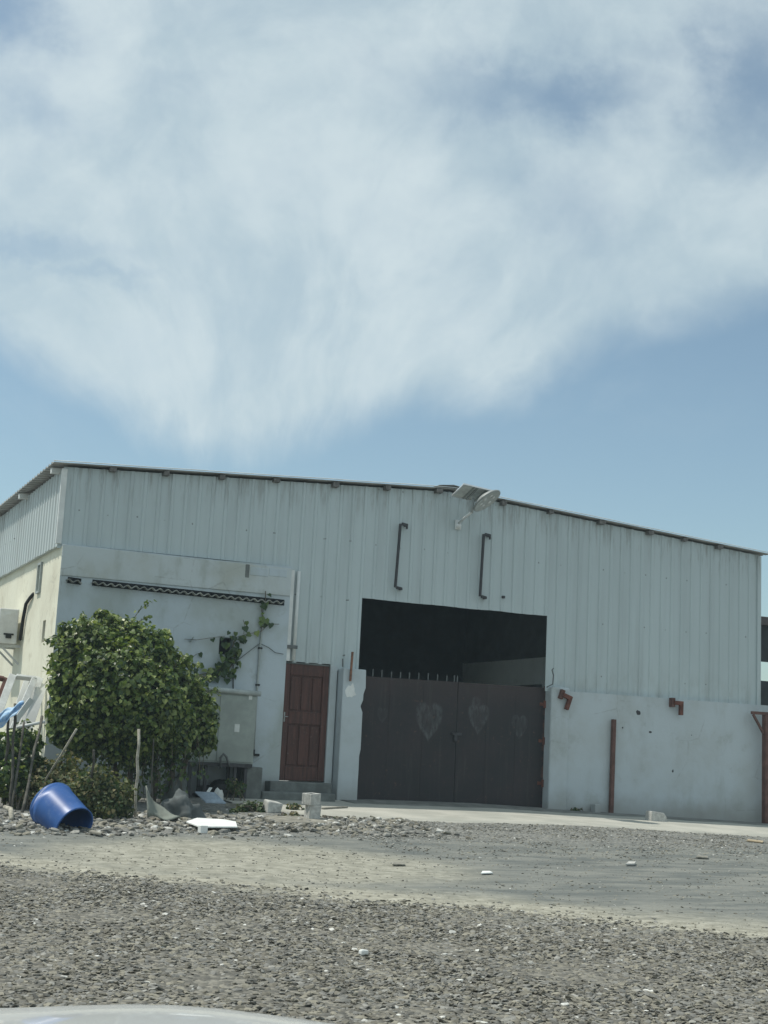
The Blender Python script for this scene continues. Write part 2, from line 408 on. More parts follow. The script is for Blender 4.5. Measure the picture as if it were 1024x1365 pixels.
# ------------------------------------------------------------------ GROUND
def grid_obj(name, xs, ys, zf, mat):
    b = MB(); nx = len(xs)
    b.v = [V((x, y, zf(x, y))) for y in ys for x in xs]
    b.f = [[j*nx+i, j*nx+i+1, (j+1)*nx+i+1, (j+1)*nx+i] for j in range(len(ys)-1) for i in range(nx-1)]
    b.m = [0]*len(b.f)
    return b.build(name, mat, smooth=True, origin=(0, 0, 0), recalc=False)
def lin(a, b, s): n = max(1, round((b-a)/s)); return [a+(b-a)*i/n for i in range(n+1)]
xs = [-400, -200, -100, -60, -40, -28]+lin(-20, 12, .25)+[16, 22, 31, 45, 70, 120, 200, 400]
ys = [-400, -200, -110, -70, -45, -34]+lin(-28, 1, .25)+[3, 6, 10, 16, 25, 40, 70, 120, 200, 400]
def gzn(x, y):
    h = gz(x, y)
    if -21 < x < 13 and -29 < y < -3.6:
        h += .012*mnoise.noise(V((x*1.3, y*1.3, 0)))+.006*mnoise.noise(V((x*4, y*4, 3)))
    return h
tag(grid_obj('ground', xs, ys, gzn, M['ground']), kind='structure')

# concrete apron in front of the door and gate (worn front edge)
b = MB(); axs = lin(-4.7, 11, .16); front = []
for x in axs:
    e = -3.45+.22*mnoise.noise(V((x*.9, 0, 5)))+.1*mnoise.noise(V((x*3.1, 2, 5)))-.22*max(0, x-1.5)*.6
    if x < -3.8: e += (-3.8-x)*2.2
    front.append(e)
rows = 8; base = []
for j in range(rows+1):
    for i, x in enumerate(axs):
        y = .6+(front[i]-.6)*j/rows; b.v.append(V((x, y, gz(x, y)+.022+.004*mnoise.noise(V((x, y, 0))))))
for i, x in enumerate(axs): b.v.append(V((x, front[i]-.05, gz(x, front[i])-.03)))
n = len(axs)
for j in range(rows+1):
    for i in range(n-1): b.f.append([j*n+i, (j+1)*n+i, (j+1)*n+i+1, j*n+i+1]); b.m.append(0)
tag(b.build('concrete_apron', M['apron'], smooth=True, origin=(0, 0, 0), recalc=False), kind='structure')

b = MB(); dxs = lin(-2.3, 11, .12)  # dark strip added where the building's shade falls on the apron
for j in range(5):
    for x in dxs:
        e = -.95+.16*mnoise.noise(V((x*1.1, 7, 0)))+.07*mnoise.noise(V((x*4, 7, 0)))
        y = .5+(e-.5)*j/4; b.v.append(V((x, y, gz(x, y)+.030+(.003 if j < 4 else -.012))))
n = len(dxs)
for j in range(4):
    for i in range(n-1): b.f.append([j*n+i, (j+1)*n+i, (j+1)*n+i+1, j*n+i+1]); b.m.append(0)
tag(b.build('shade_strip', M['strip_shade'], smooth=True, origin=(0, 0, 0), recalc=False), kind='structure')

# ------------------------------------------------------------------ WAREHOUSE
XL, XR, XA, ZA, ZEL, ZER, DEPTH = -7.60, 7.06, -.27, 5.84, 5.39, 5.36, 12.0
def ztop(x): return ZEL+(ZA-ZEL)*(x-XL)/(XA-XL) if x < XA else ZER+(ZA-ZER)*(XR-x)/(XR-XA)
wh = thing('warehouse', 'low gabled warehouse of pale ribbed metal sheet over plastered block walls', 'building', (0, 0, 0))

RIB = [(0, 0), (.165, 0), (.183, 1), (.227, 1)]; PITCH = .245
def cladding(name, axis, pos, sgn, u0, u1, iv, top, mat, parent, hgt=.020):
    b = MB(); bp = []; u = u0; k = 0
    while u < u1:
        for o_, h in RIB:
            if u+o_ < u1: bp.append((u+o_, h*hgt))
        u += PITCH
    bp.append((u1, 0))
    cuts = sorted({c for lo, hi, ivs in iv for c in (lo, hi) if u0 < c < u1})
    out = []
    for i, (u, h) in enumerate(bp):
        out.append((u, h))
        if i+1 < len(bp):
            for c in cuts:
                if u+1e-4 < c < bp[i+1][0]-1e-4:
                    f = (c-u)/(bp[i+1][0]-u); out.append((c, h+(bp[i+1][1]-h)*f))
    bp = out
    def pt(u, h, z): return (u, pos+sgn*h, z) if axis == 'x' else (pos+sgn*h, u, z)
    for (ua, ha), (ub, hb) in zip(bp, bp[1:]):
        if ub-ua < 1e-5: continue
        mid = (ua+ub)/2
        for lo, hi, ivs in iv:
            if lo <= mid < hi:
                for z0, z1 in ivs:
                    ta = top(ua) if z1 is None else z1; tb = top(ub) if z1 is None else z1
                    za = z0+.012*mnoise.noise(V((ua*2, z0, 1))); zb = z0+.012*mnoise.noise(V((ub*2, z0, 1)))
                    b.add([pt(ua, ha, za), pt(ub, hb, zb), pt(ub, hb, tb), pt(ua, ha, ta)], [(0, 1, 2, 3)])
    return b.build(name, mat, parent, recalc=False)

cladding('front_cladding', 'x', 0, -1, XL, XR, [
    (XL, -3.42, [(4.0, None)]), (-3.42, -2.44, [(2.38, None)]), (-2.44, -1.985, [(2.30, None)]),
    (-1.985, 1.94, [(3.65, None)]), (1.94, 99, [(2.20, None)])], ztop, M['sheet'], wh)
cladding('side_cladding', 'y', XL, -1, 0, DEPTH, [(-1, 99, [(4.03, None)])], lambda u: 5.36, M['sheet_side'], wh)
cladding('far_side_cladding', 'y', XR, 1, 0, DEPTH, [(-1, 99, [(-.2, None)])], lambda u: 5.33, M['sheet_side'], wh)
cladding('rear_cladding', 'x', DEPTH, 1, XL, XR, [(1.3, 99, [(-.2, None)])], ztop, M['sheet_side'], wh)  # unseen left part kept open so sky light brightens the interior wall
# corner flashing
MB().b2((XL-.035, -.035, 4.07), (XL+.06, .03, 5.36)).build('corner_flashing', M['trim'], wh, bevel=.006)
MB().b2((XR-.06, -.036, 2.2), (XR+.036, .03, 5.34)).build('corner_flashing', M['sheet'], wh, bevel=.006)

# roof: ribbed sheets falling to both sides
b = MB(); OV = .13
ysr = []; y = -OV
while y < DEPTH+.1:
    ysr += [(y, 0), (y+.17, 0), (y+.19, .03), (y+.235, .03)]; y += .25
def rz(x): return ztop(x)+.055
for x0, x1 in ((XL-.20, XA), (XA, XR+.20)):
    for (ya, ha), (yb, hb) in zip(ysr, ysr[1:]):
        b.add([(x0, ya, rz(x0)+ha), (x1, ya, rz(x1)+ha), (x1, yb, rz(x1)+hb), (x0, yb, rz(x0)+hb)], [(0, 1, 2, 3)])
rf = b.build('roof', M['roof'], wh, recalc=False)
so = rf.modifiers.new('thickness', 'SOLIDIFY'); so.thickness = .012; so.offset = -1
# rake trim along the gable edge and ridge cap
b = MB()
for xa, xb in ((XL-.21, XA), (XA, XR+.21)):
    pts = [(x, -OV-.012, rz(x)+.020+.010*mnoise.noise(V((x*1.2, 0, 0)))) for x in lin(xa, xb, .5)]
    b.tube(pts, .008, 8)
b.build('rake_trim', M['trim'], rf, smooth=True)
b = MB(); b.prism([(XA-.3, -OV-.02, rz(XA-.3)+.045), (XA, -OV-.02, rz(XA)+.05), (XA+.3, -OV-.02, rz(XA+.3)+.045), (XA, -OV-.02, rz(XA)+.065)], (0, DEPTH+.2, 0))
b.build('ridge_cap', M['roof'], rf)
# purlins: their ends show under the gable edge
for px in (148, 220, 295, 368, 447, 516, 585, 672, 735, 803, 868, 914, 960):
    x = P(px, 655, -.08).x; wv = random.uniform(.09, .15); hv = random.uniform(.055, .085)
    MB().b2((x-wv/2, -.115-random.uniform(0, .03), ztop(x)-hv+.02), (x+wv/2, DEPTH, ztop(x)+.028)).build('purlin', M['purlin'], wh)
# rafter ends under the left eave
for y in (.25, 3.3, 6.4, 9.5):
    z = ztop(XL)
    MB().bar((XL-.17, y, z-.05), (XL+.3, y, z-.02), .12, .09).build('rafter_end', M['trim'], wh, bevel=.006)

# masonry
def holed(b, axis, u0, u1, z0, z1, pf, pb, holes=(), nz=1, m=0):
    us = sorted({u0, u1, *[h[0] for h in holes], *[h[1] for h in holes]}); zs = sorted({z0, z1, *[h[2] for h in holes], *[h[3] for h in holes]})
    def pt(u, p, z): return (u, p, z) if axis == 'x' else (p, u, z)
    ish = lambda ua, ub, za, zb: any(h[0]-1e-6 <= ua and ub <= h[1]+1e-6 and h[2]-1e-6 <= za and zb <= h[3]+1e-6 for h in holes)
    for ua, ub in zip(us, us[1:]):
        for za, zb in zip(zs, zs[1:]):
            if ish(ua, ub, za, zb): continue
            for p in (pf, pb): b.add([pt(ua, p, za), pt(ub, p, za), pt(ub, p, zb), pt(ua, p, zb)], [(0, 1, 2, 3)], m)
    for h in holes:
        q = [(h[0], h[2]), (h[1], h[2]), (h[1], h[3]), (h[0], h[3])]
        for (ua, za), (ub, zb) in zip(q, q[1:]+q[:1]): b.add([pt(ua, pf, za), pt(ub, pf, zb), pt(ub, pb, zb), pt(ua, pb, za)], [(0, 1, 2, 3)], m)
    q = [(u0, z0), (u1, z0), (u1, z1), (u0, z1)]
    for (ua, za), (ub, zb) in zip(q, q[1:]+q[:1]): b.add([pt(ua, pf, za), pt(ub, pf, zb), pt(ub, pb, zb), pt(ua, pb, za)], [(0, 1, 2, 3)], m)
    return b
h0, h1 = P(293, 849, -.1), P(306, 873, -.1)
b = MB(); holed(b, 'x', -7.53, -3.42, -.4, 4.06, -.10, .10, [(h0.x, h1.x+.06, h1.z, h0.z)])
for vv in b.v:                                                     # slightly uneven hand-laid top
    if vv.z > 4.0: vv.z += .02*math.sin(vv.x*1.3)
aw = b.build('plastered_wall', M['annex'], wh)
b = MB(); za, zb = P(88, 767, -.12).z, P(380, 794, -.12).z          # thicker, older coat above the ledge
b.prism([(-7.528, -.101, za), (-3.425, -.101, zb), (-3.425, -.101, 4.045), (-7.528, -.101, 4.055)], (0, -.018, 0)); b.build('parapet_coat', M['coat'], aw, bevel=.008)
MB().b2((h0.x-.05, .101, h1.z-.05), (h1.x+.1, .14, h0.z+.05)).build('vent_shade', M['dark'], aw)  # near-black plate paints the shade inside the hole
# exposed block courses at the upper right corner of the plastered wall
for (pa, pb_) in (((334, 756), (357, 769)), ((359, 757), (382, 770))):
    a, c_ = P(*pa, -.11), P(*pb_, -.11)
    MB().b2((a.x, -.126, c_.z), (c_.x, -.1, a.z)).build('exposed_block', M['annex'], aw, bevel=.008)
MB().b2((P(327, 752, -.1).x, -.122, P(327, 770, -.1).z), (P(333, 752, -.1).x, -.1, P(327, 752, -.1).z)).build('broken_edge', M['step'], aw, bevel=.01)
# fibre-cement sheet ends built into the wall
def ledge(pa, pb_, name):
    a, c_ = P(*pa, -.17), P(*pb_, -.17); b = MB(); n = max(8, int((c_.x-a.x)/.0175))
    for yy in (-.20, -.095):
        for dz in (-.009, .009):
            for i in range(n+1):
                x = a.x+(c_.x-a.x)*i/n; b.v.append(V((x, yy, a.z+(c_.z-a.z)*i/n+dz+.021*math.sin((x-a.x)/.142*2*math.pi)+.012*mnoise.noise(V((x, 0, 0))))))
    k = n+1
    for i in range(n):
        for r0, r1 in ((0, 1), (0, 2), (1, 3)): b.f.append([r0*k+i, r0*k+i+1, r1*k+i+1, r1*k+i]); b.m.append(0)
    return b.build(name, M['asbestos'], aw, smooth=False)
ledge((123, 777), (379, 804), 'corrugated_ledge'); ledge((89, 773), (109, 776), 'corrugated_ledge')
for pa, pb_ in (((123, 776.5), (379, 803.5)), ((90, 773), (108, 775.5))):
    a, c_ = P(*pa, -.1), P(*pb_, -.1)
    MB().bar((a.x, -.101, a.z), (c_.x, -.101, c_.z), .105, .006, up=(0, 1, 0)).build('slot_shade', M['dark'], aw)  # flat dark strip paints the shade of the gap around the ledge

# side wall, in the sun
sl = [S(54, 828, -7.55), S(59, 857, -7.55)]; vf = [S(50, 753, -7.55), S(56, 791, -7.55)]
slot = (.78, 1.02, 2.46, 2.84)
b = MB(); holed(b, 'y', .1005, DEPTH, -.4, 4.05, -7.53, -7.33, [slot])
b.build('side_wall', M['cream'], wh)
MB().b2((-7.531, -.0995, -.4), (-7.40, .1, 4.03)).build('wall_corner', M['cream'], wh, bevel=.004)
MB().b2((-7.47, slot[0]-.05, slot[2]-.05), (-7.34, slot[1]+.05, slot[3]+.05)).build('vent_shade', M['dark'], wh)  # near-black backing paints the shade in the side opening
b = MB()
for y0, y1, z0, z1 in ((1.50, 1.54, 3.37, 3.92), (1.78, 1.82, 3.37, 3.92), (1.54, 1.78, 3.88, 3.92), (1.54, 1.78, 3.37, 3.41)): b.b2((-7.57, y0, z0), (-7.525, y1, z1))
b.build('vent_frame', M['pvc'], wh)
MB().b2((-7.598, .04, 4.036), (-7.40, DEPTH, 4.075)).build('base_girt', M['sheet_side'], wh)
# interior: white block wall on the right, dark sheets above, back wall
b = MB(); holed(b, 'y', .35, 9.4, -.3, 3.29, 5.0, 5.2, [(3.35, 4.0, 2.35, 2.66), (4.3, 4.9, 2.35, 2.66), (5.3, 6.7, 2.35, 2.66)])
b.build('interior_block_wall', M['interior'], wh)
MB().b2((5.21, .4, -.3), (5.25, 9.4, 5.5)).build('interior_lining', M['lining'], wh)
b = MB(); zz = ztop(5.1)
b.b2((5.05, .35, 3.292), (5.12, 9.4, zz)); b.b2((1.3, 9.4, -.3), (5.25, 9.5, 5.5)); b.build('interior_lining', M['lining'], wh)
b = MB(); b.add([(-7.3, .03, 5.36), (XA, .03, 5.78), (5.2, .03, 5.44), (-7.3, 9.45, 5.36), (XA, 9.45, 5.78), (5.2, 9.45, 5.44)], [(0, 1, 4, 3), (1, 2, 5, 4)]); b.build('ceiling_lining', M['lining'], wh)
a = P(443, 818, 0); 
# door with its frame and two steps
dl, dr, db, dt = -3.415, -2.535, .31, 2.36
dy = .02
b = MB(); b.b2((dl, dy+.02, db), (dr, dy+.06, dt))
door = b.build('door', M['door'], wh)
b = MB()
for x0, x1, z0, z1 in ((dl, dl+.13, db, dt), (dr-.12, dr, db, dt), (dl+.13, dr-.12, dt-.2, dt), (dl+.13, dr-.12, db, db+.24), (dl+.13, dr-.12, 1.30, 1.52)):
    b.b2((x0+.001, dy-.012, z0+.001), (x1-.001, dy+.021, z1-.001))
b.build('door_rails', M['door'], door, bevel=.008)
pw = (dr-.12-dl-.13)
for z0, z1 in ((db+.24, 1.30), (1.52, dt-.2)):
    for k in range(3):
        x0 = dl+.13+pw*k/3; MB().b2((x0+.022, dy-.002, z0+.03), (x0+pw/3-.022, dy+.022, z1-.03)).build('door_panel', M['door'], door, bevel=.014)
b = MB(); b.tube([(dl+.06, dy-.01, 1.42), (dl+.06, dy-.04, 1.42), (dl+.12, dy-.045, 1.42)], .007, 8); b.b2((dl+.05, dy-.016, 1.33), (dl+.075, dy-.010, 1.5)); b.build('door_handle', M['lamp_shell'], door)
MB().b2((dl, dy-.02, dt+.001), (dr, dy+.06, dt+.04)).build('door_lintel', M['step'], wh)
MB().b2((-2.533, -.03, -.1), (-2.40, .1, 2.38)).build('door_jamb', M['wall'], wh, bevel=.008)
MB().b2((P(360, 1045, -.36).x, -.36, .10), (P(443, 1045, -.36).x, .1, .297)).build('doorstep', M['step'], wh, bevel=.02)
MB().b2((P(350, 1060, -.66).x, -.66, -.15), (P(448, 1060, -.66).x, -.362, .125)).build('doorstep', M['step'], wh, bevel=.025)
# flashing and pipe where sheet and plaster meet
b = MB(); b.b2((-3.418, -.06, 2.40), (-3.34, -.02, 4.03)); b.build('edge_flashing', M['trim'], wh, bevel=.005)
b = MB(); b.tube([(-3.27, -.06, 2.41), (-3.26, -.06, 4.02)], .032, 10); dp = b.build('downpipe', M['trim'], wh, smooth=True)
MB().b2((-3.42, -.10, 2.62), (-3.22, -.055, 2.68)).build('pipe_clip', M['cable'], dp)

# ------------------------------------------------------------------ WALL right of the gate, pillar, gate
pw_ = thing('compound_wall', 'white plastered low wall under the metal cladding, right of the dark gate', 'wall', (4.6, 0, -.15))
b = MB(); holed(b, 'x', 2.44, 12.0, -.9, 2.235, -.10, .12)
for vv in b.v:
    if vv.z > 2: vv.z += .012*math.sin(vv.x*2.1)
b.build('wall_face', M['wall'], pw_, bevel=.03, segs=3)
MB().b2((2.02, -.135, -.5), (2.437, .12, 2.29)).build('pilaster', M['wall'], pw_, bevel=.035, segs=3)
# knocked-out holes in the plaster
def blotch(px, py, r, parent, mat, y=-.1, k=9, el=1.0):
    c0 = P(px, py, y); b = MB(); pts = []
    for i in range(k):
        a = 2*math.pi*i/k; rr_ = r*random.uniform(.65, 1.2); pts.append((c0.x+rr_*math.cos(a)*el, y-.004, c0.z+rr_*math.sin(a)))
    b.prism(pts, (0, .02, 0)); return b.build('plaster_hole', mat, parent)
for px, py, r, el in ((851, 950, .05, 1.1), (897, 1028, .035, .6), (867, 976, .02, 1.8), (830, 970, .016, 1), (922, 980, .012, 1)): blotch(px, py, r, pw_, M['bracket'], el=el)

gp = thing('gate_pillar', 'chipped white plaster pillar between the red door and the dark gate', 'pillar', (-2.18, -.12, -.02))
b = MB(); prof = []
for z in lin(-.3, 2.335, .11):
    dx = .014*mnoise.noise(V((0, 0, z*2.3))); 
    if 1.6 < z < 1.75: dx -= .045
    if z > 1.95: dx += .035
    prof.append((z, -1.955+dx-.02*(z < .8)))
vs = []
for z, xr in prof: vs += [(-2.37, -.25, z), (xr, -.25, z), (xr, .10, z), (-2.37, .10, z)]
fs = [[4*i+k, 4*i+(k+1) % 4, 4*i+4+(k+1) % 4, 4*i+4+k] for i in range(len(prof)-1) for k in range(4)]
fs += [[3, 2, 1, 0], [4*len(prof)-4+k for k in range(4)]]
b.add(vs, fs); b.build('pillar_shaft', M['pillar'], gp, bevel=.02)
b = MB(); c0 = P(468, 921, -.25); pts = []
for i in range(14):
    a = 2*math.pi*i/14; r = random.uniform(.06, .125); pts.append((c0.x+r*math.cos(a), -.254, c0.z+r*1.35*math.sin(a)))
b.prism(pts, (0, .02, 0)); b.build('cement_patch', M['trim'], gp, bevel=.004)
b = MB(); p0, p1 = P(467, 908, -.29), P(470, 869, -.29); b.bar(p0, p1, .035, .03)
rod = b.build('rusty_hinge_bar', M['orange_rust']); tag(rod, 'short orange rusty steel bar fixed upright on top of the gate pillar', 'steel bar')
b = MB(); p0, p1 = P(457, 889, -.2), P(457, 878, -.2); b.tube([p0, p1], .012, 6); tag(b.build('rebar_stub', M['cable']), 'thin dark rod stub poking up beside the red door top', 'rod')

gt = thing('metal_gate', 'dark brown double-leaf sheet metal gate with faint chalky hearts', 'gate', (.04, .1, 0))
GY = .10
zt = lambda x: 2.24+(2.27-2.24)*(x+1.9)/3.9
for x0, x1 in ((-1.965, .115), (.130, 2.02)):
    b = MB(); b.prism([(x0, GY, .02-.012*(x0+2)), (x1, GY, .02-.012*(x1+2)), (x1, GY, zt(x1)), (x0, GY, zt(x0))], (0, .02, 0))
    lf = b.build('gate_leaf', M['gate'], gt)
    b = MB(); w = .05
    for xx in (x0+.026, x1-.026): b.b2((xx-.025, GY+.021, .02), (xx+.025, GY+.06, zt(xx)))
    for z in (.06, 1.15, zt(x0)-.03): b.b2((x0+.055, GY+.021, z-.025), (x1-.055, GY+.06, z+.025))
    b.build('leaf_frame', M['gate'], lf)
    b = MB()                                                    # seams between the sheets
    nseam = 3
    for k in range(1, nseam): 
        xx = x0+(x1-x0)*k/nseam; b.b2((xx-.012, GY-.004, .03), (xx+.012, GY+.001, zt(xx)-.02))
    b.b2((x0+.01, GY-.005, zt(x0)-.05), (x1-.01, GY+.001, zt(x0)-.008)); b.b2((x0+.01, GY-.005, .03), (x1-.01, GY+.001, .09))
    b.build('sheet_seam', M['gate'], lf)
    if x0 < 0:
        for px in [497, 509, 522, 534, 546, 558.5, 571, 583.5, 596, 606, 610]:
            x = P(px, 900, GY+.04).x; h = .13 if px != 509 else .15
            MB().bar((x, GY+.04, zt(x)-.01), (x, GY+.04, zt(x)+h*random.uniform(.85, 1.1)), .018, .018).build('gate_spike', M['cable'], lf)
b = MB(); c0 = P(609, 979, GY); b.b2((c0.x-.11, GY-.035, c0.z-.02), (c0.x+.09, GY, c0.z+.03)); b.b2((c0.x-.07, GY-.05, c0.z-.13), (c0.x-.01, GY, c0.z-.02)); b.build('latch', M['bracket'], gt, bevel=.005)
for z in (.45, 1.25, 1.95): 
    b = MB(); b.tube([(2.0, GY-.025, z-.07), (2.0, GY-.025, z+.07)], .025, 8); b.b2((1.9, GY-.012, z-.03), (2.0, GY-.002, z+.03)); b.build('hinge', M['rust'], gt)
MB().b2((2.024, .03, -.1), (2.075, .16, 2.3)).build('hinge_post', M['rust_post'], gt)
b = MB(); pts = [P(729, 916, -.15), P(737, 912, -.15), P(738, 900, -.15), P(736, 893, -.15), P(738, 891, -.15)]; b.tube(pts, .012, 6)
tag(b.build('bent_wire', M['cable']), 'thin bent dark wire sticking up from the white pilaster right of the gate', 'wire')

# ------------------------------------------------------------------ fixtures on the front
def cbar(px0, py0, px1, py1, lab):
    y = -.10; a, c_ = P(px0, py0, y), P(px1, py1, y); r = V((.11, 0, -.01))
    t_ = thing('steel_bracket', lab, 'bracket', (c_.x, -.03, c_.z), 'dark steel brackets on the cladding above the gate')
    b = MB(); b.bar(a, c_, .044, .045, up=(0, 1, 0)); b.build('bar', M['bracket'], t_, bevel=.006)
    for q, s in ((a, 1), (c_, 0)):
        b = MB(); b.bar(q+V((.026, 0, -.0)), q+V((.13, 0, -.015)), .05, .05, up=(0, 1, 0)); b.bar(q+V((.13, .0, -.015)), q+V((.13, .09, -.015)), .045, .045)
        if s: b.bar(q+V((.135, 0, .01)), q+V((.135, 0, -.09)), .03, .04, up=(0, 1, 0))
        b.build('bracket_arm', M['bracket'], t_, bevel=.006)
cbar(534, 698, 527, 783, 'dark upright steel bracket on the cladding left of the solar lamp')
cbar(645, 712, 640, 795, 'dark upright steel bracket on the cladding right of the solar lamp')
b = MB(); c0 = P(671, 796, -.03); b.box(c0, (.06, .06, .05)); tag(b.build('steel_stub', M['bracket'], bevel=.01), 'tiny dark steel stub on the cladding above the gate opening', 'stub')

def lbar(px, py, ang, lab):
    c0 = P(px, py, -.17); t_ = thing('red_bracket', lab, 'bracket', c0, 'red elbow brackets on the white wall')
    rot = Matrix.Rotation(ang, 3, 'Y')
    def q(x, z, y=0): return c0+rot @ V((x, y, z))
    b = MB(); b.prism([q(-.13, .035), q(.09, .035), q(.09, -.24), q(.012, -.24), q(.012, -.045), q(-.13, -.045)], (0, -.07, 0)); b.build('elbow_bar', M['rust'], t_, bevel=.006)
    b = MB(); b.prism([q(-.17, .09, .069), q(-.09, .09, .069), q(-.09, -.09, .069), q(-.17, -.09, .069)], (0, -.11, 0)); b.build('bracket_plate', M['rust_post'], t_, bevel=.006)
lbar(756, 929, .33, 'tilted red steel elbow bracket on the white pilaster beside the gate')
lbar(904, 937, .02, 'upright red steel elbow bracket near the top of the white wall')
b = MB(); p0 = P(814.5, 1088, -.16); p1 = P(818.5, 959, -.16); b.bar((p0.x, -.16, gz(p0.x, -.16)-.1), p1, .075, .075)
tag(b.build('red_post', M['rust_post'], bevel=.006), 'free-standing slim brown-red steel post against the white wall', 'post')
rfm = thing('braced_post', 'brown-red steel post with braced crossbar at the right end of the wall', 'steel post', (7.15, -.3, -.2))
q0, q1 = P(1021, 951, -.3), P(1021, 1097, -.3)
b = MB(); b.bar((q1.x, -.3, gz(q1.x, -.3)-.1), (q1.x, -.3, q0.z-.03), .12, .12); b.build('post', M['rust_post'], rfm, bevel=.006)
b = MB(); b.bar(P(1002, 950, -.3), (q1.x+.9, -.3, q0.z), .06, .06); b.build('crossbar', M['rust_post'], rfm, bevel=.006)
for sx in (-1, 1):
    b = MB(); b.bar((q1.x+sx*.33, -.3, q0.z-.04), (q1.x+sx*.06, -.3, q0.z-.42), .045, .045); b.build('brace', M['rust_post'], rfm, bevel=.005)

# solar lamp
sl_ = thing('solar_lamp', 'round solar street lamp with tilted panel on the gable above the gate', 'lamp', P(611, 699, -.03))
b = MB(); a = P(611, 693, -.045); c_ = P(612, 706, -.045)
b.b2((a.x-.06, -.05, c_.z), (a.x+.07, -.026, a.z)); bk = b.build('wall_plate', M['white_metal'], sl_, bevel=.01)
b = MB(); b.lathe([(0, .06), (.035, .06), (.055, .03), (.055, 0)], P(611, 701, -.05), (0, -1, 0), 16); b.build('boss', M['white_metal'], bk, smooth=True)
LD = -.75
pA = P(612, 697, -.09); pB = P(629, 682, LD+.1); pC = P(631, 664, LD+.15)
b = MB(); b.tube([pA, pA.lerp(pB, .5), pB], .025, 10); b.build('arm', M['white_metal'], sl_, smooth=True)
b = MB(); b.tube([pB+V((0, 0, -.02)), pB.lerp(pC, .5), pC], .03, 10); b.build('arm_elbow', M['lamp_shell'], sl_, smooth=True)
N = (Rv*.54-Uv*.76-Fv*.36).normalized(); cc = P(648.5, 666.5, LD)
b = MB(); b.lathe([(0, -.10), (.10, -.098), (.20, -.06), (.285, -.01), (.305, .012), (.30, .03), (.285, .034)], cc, N, 40); hd = b.build('lamp_head', M['lamp_shell'], sl_, smooth=True)
b = MB(); b.lathe([(.285, .033), (.22, .022), (.12, .018), (0, .018)], cc, N, 40); b.build('lens', M['lamp_lens'], hd, smooth=True)
for k in range(6):
    b = MB(); a_ = k*math.pi/3; xx = N.orthogonal().normalized(); yy = N.cross(xx); o_ = cc+(xx*math.cos(a_)+yy*math.sin(a_))*.14+N*.022
    b.lathe([(0, .012), (.03, .01), (.04, 0)], o_, N, 12); b.build('led', M['white_metal'], hd, smooth=True)
e1 = V((0, -.46, .15)); e2 = V((.60, 0, -.055)); c0 = P(603, 660.5, -.32); nn = e2.cross(e1).normalized()
if nn.z < 0: nn = -nn
b = MB(); b.prism([c0, c0+e2, c0+e2+e1, c0+e1], nn*.006); pn = b.build('solar_panel', M['pv_back'], sl_)
b = MB(); b.prism([c0+nn*.007+e1*.03+e2*.03, c0+nn*.007+e2*.97+e1*.03, c0+nn*.007+e2*.97+e1*.97, c0+nn*.007+e1*.97+e2*.03], nn*.006); b.build('cells', M['pv_cell'], pn)
b = MB()
for p_, q_ in ((c0, c0+e2), (c0+e2, c0+e2+e1), (c0+e2+e1, c0+e1), (c0+e1, c0)): b.bar(p_, q_, .022, .03, up=nn)
b.build('panel_frame', M['pv_frame'], pn)
b = MB()
for f_ in (.38, .5, .8): b.bar(c0+e2*f_-nn*.012, c0+e2*f_+e1-nn*.012, .03, .02, up=nn)
b.build('panel_rail', M['lamp_shell'], pn)

# conduit, cables and cabinet on the plastered wall
cd = thing('wall_conduit', 'thin grey conduit running down the plastered wall beside the metal cabinet', 'conduit', P(340, 1008, -.13))
b = MB(); b.tube([P(353, 805, -.125), P(347, 860, -.125), P(343, 915, -.125), P(338, 1004, -.125)], .018, 8); b.build('pipe', M['pvc'], cd, smooth=True)
b = MB(); q = P(337, 1003, -.13); b.b2((q.x-.03, -.16, q.z-.05), (q.x+.03, -.1, q.z+.05)); b.b2((q.x+.03, -.15, q.z-.06), (q.x+.12, -.1, q.z-.02)); b.build('elbow_box', M['black'], cd)
for px, py in ((347, 864), (343.5, 913)):
    q = P(px, py, -.12); MB().b2((q.x-.035, -.145, q.z-.015), (q.x+.035, -.1, q.z+.015)).build('clip', M['black'], cd)
def cable(pix, lab, r=.007, y=-.115, name='wall_cable', mat='cable'):
    b = MB(); b.tube([P(px, py, y) for px, py in pix], r, 6); return tag(b.build(name, M[mat], smooth=True), lab, 'cable')
cable([(346, 858), (330, 870), (312, 884), (298, 896)], 'slack thin cable sloping down left from the conduit toward the vine', y=-.13)
cable([(347, 858), (358, 863), (367, 870), (378, 872)], 'short sagging cable between the conduit and the pipe by the door', y=-.13)
cable([(311, 886), (311, 918)], 'dark vertical cable dropping behind the top of the metal cabinet', .011)
cab = thing('metal_cabinet', 'pale grey-green metal cabinet half hidden by the bush, raised on legs', 'cabinet', P(300, 1050, -.4))
c0, c1 = P(252, 922, -.62), P(337, 1019, -.62)
b = MB(); b.b2((c0.x, -.62, c1.z), (c1.x, -.2, P(300, 924, -.62).z)); body = b.build('cabinet_body', M['cabinet'], cab, bevel=.008)
xm = P(292, 950, -.62).x
for x0, x1 in ((c0.x+.02, xm-.008), (xm+.008, c1.x-.02)):
    MB().b2((x0, -.632, c1.z+.03), (x1, -.621, P(300, 924, -.62).z-.03)).build('cabinet_door', M['cabinet'], cab, bevel=.004)
z0 = P(300, 921, -.65).z
b = MB(); b.tube([(c0.x-.05, -.64, z0+.02), (c1.x+.05, -.64, z0-.01)], .045, 12); b.build('rolled_top', M['pvc'], cab, smooth=True)
for (p, q) in (((313, 965), (319, 976)), ((332, 926), (336, 933))):
    a, c_ = P(*p, -.636), P(*q, -.636); MB().b2((a.x, -.6365, c_.z), (c_.x, -.633, a.z)).build('paper_label', M['paper'], cab)
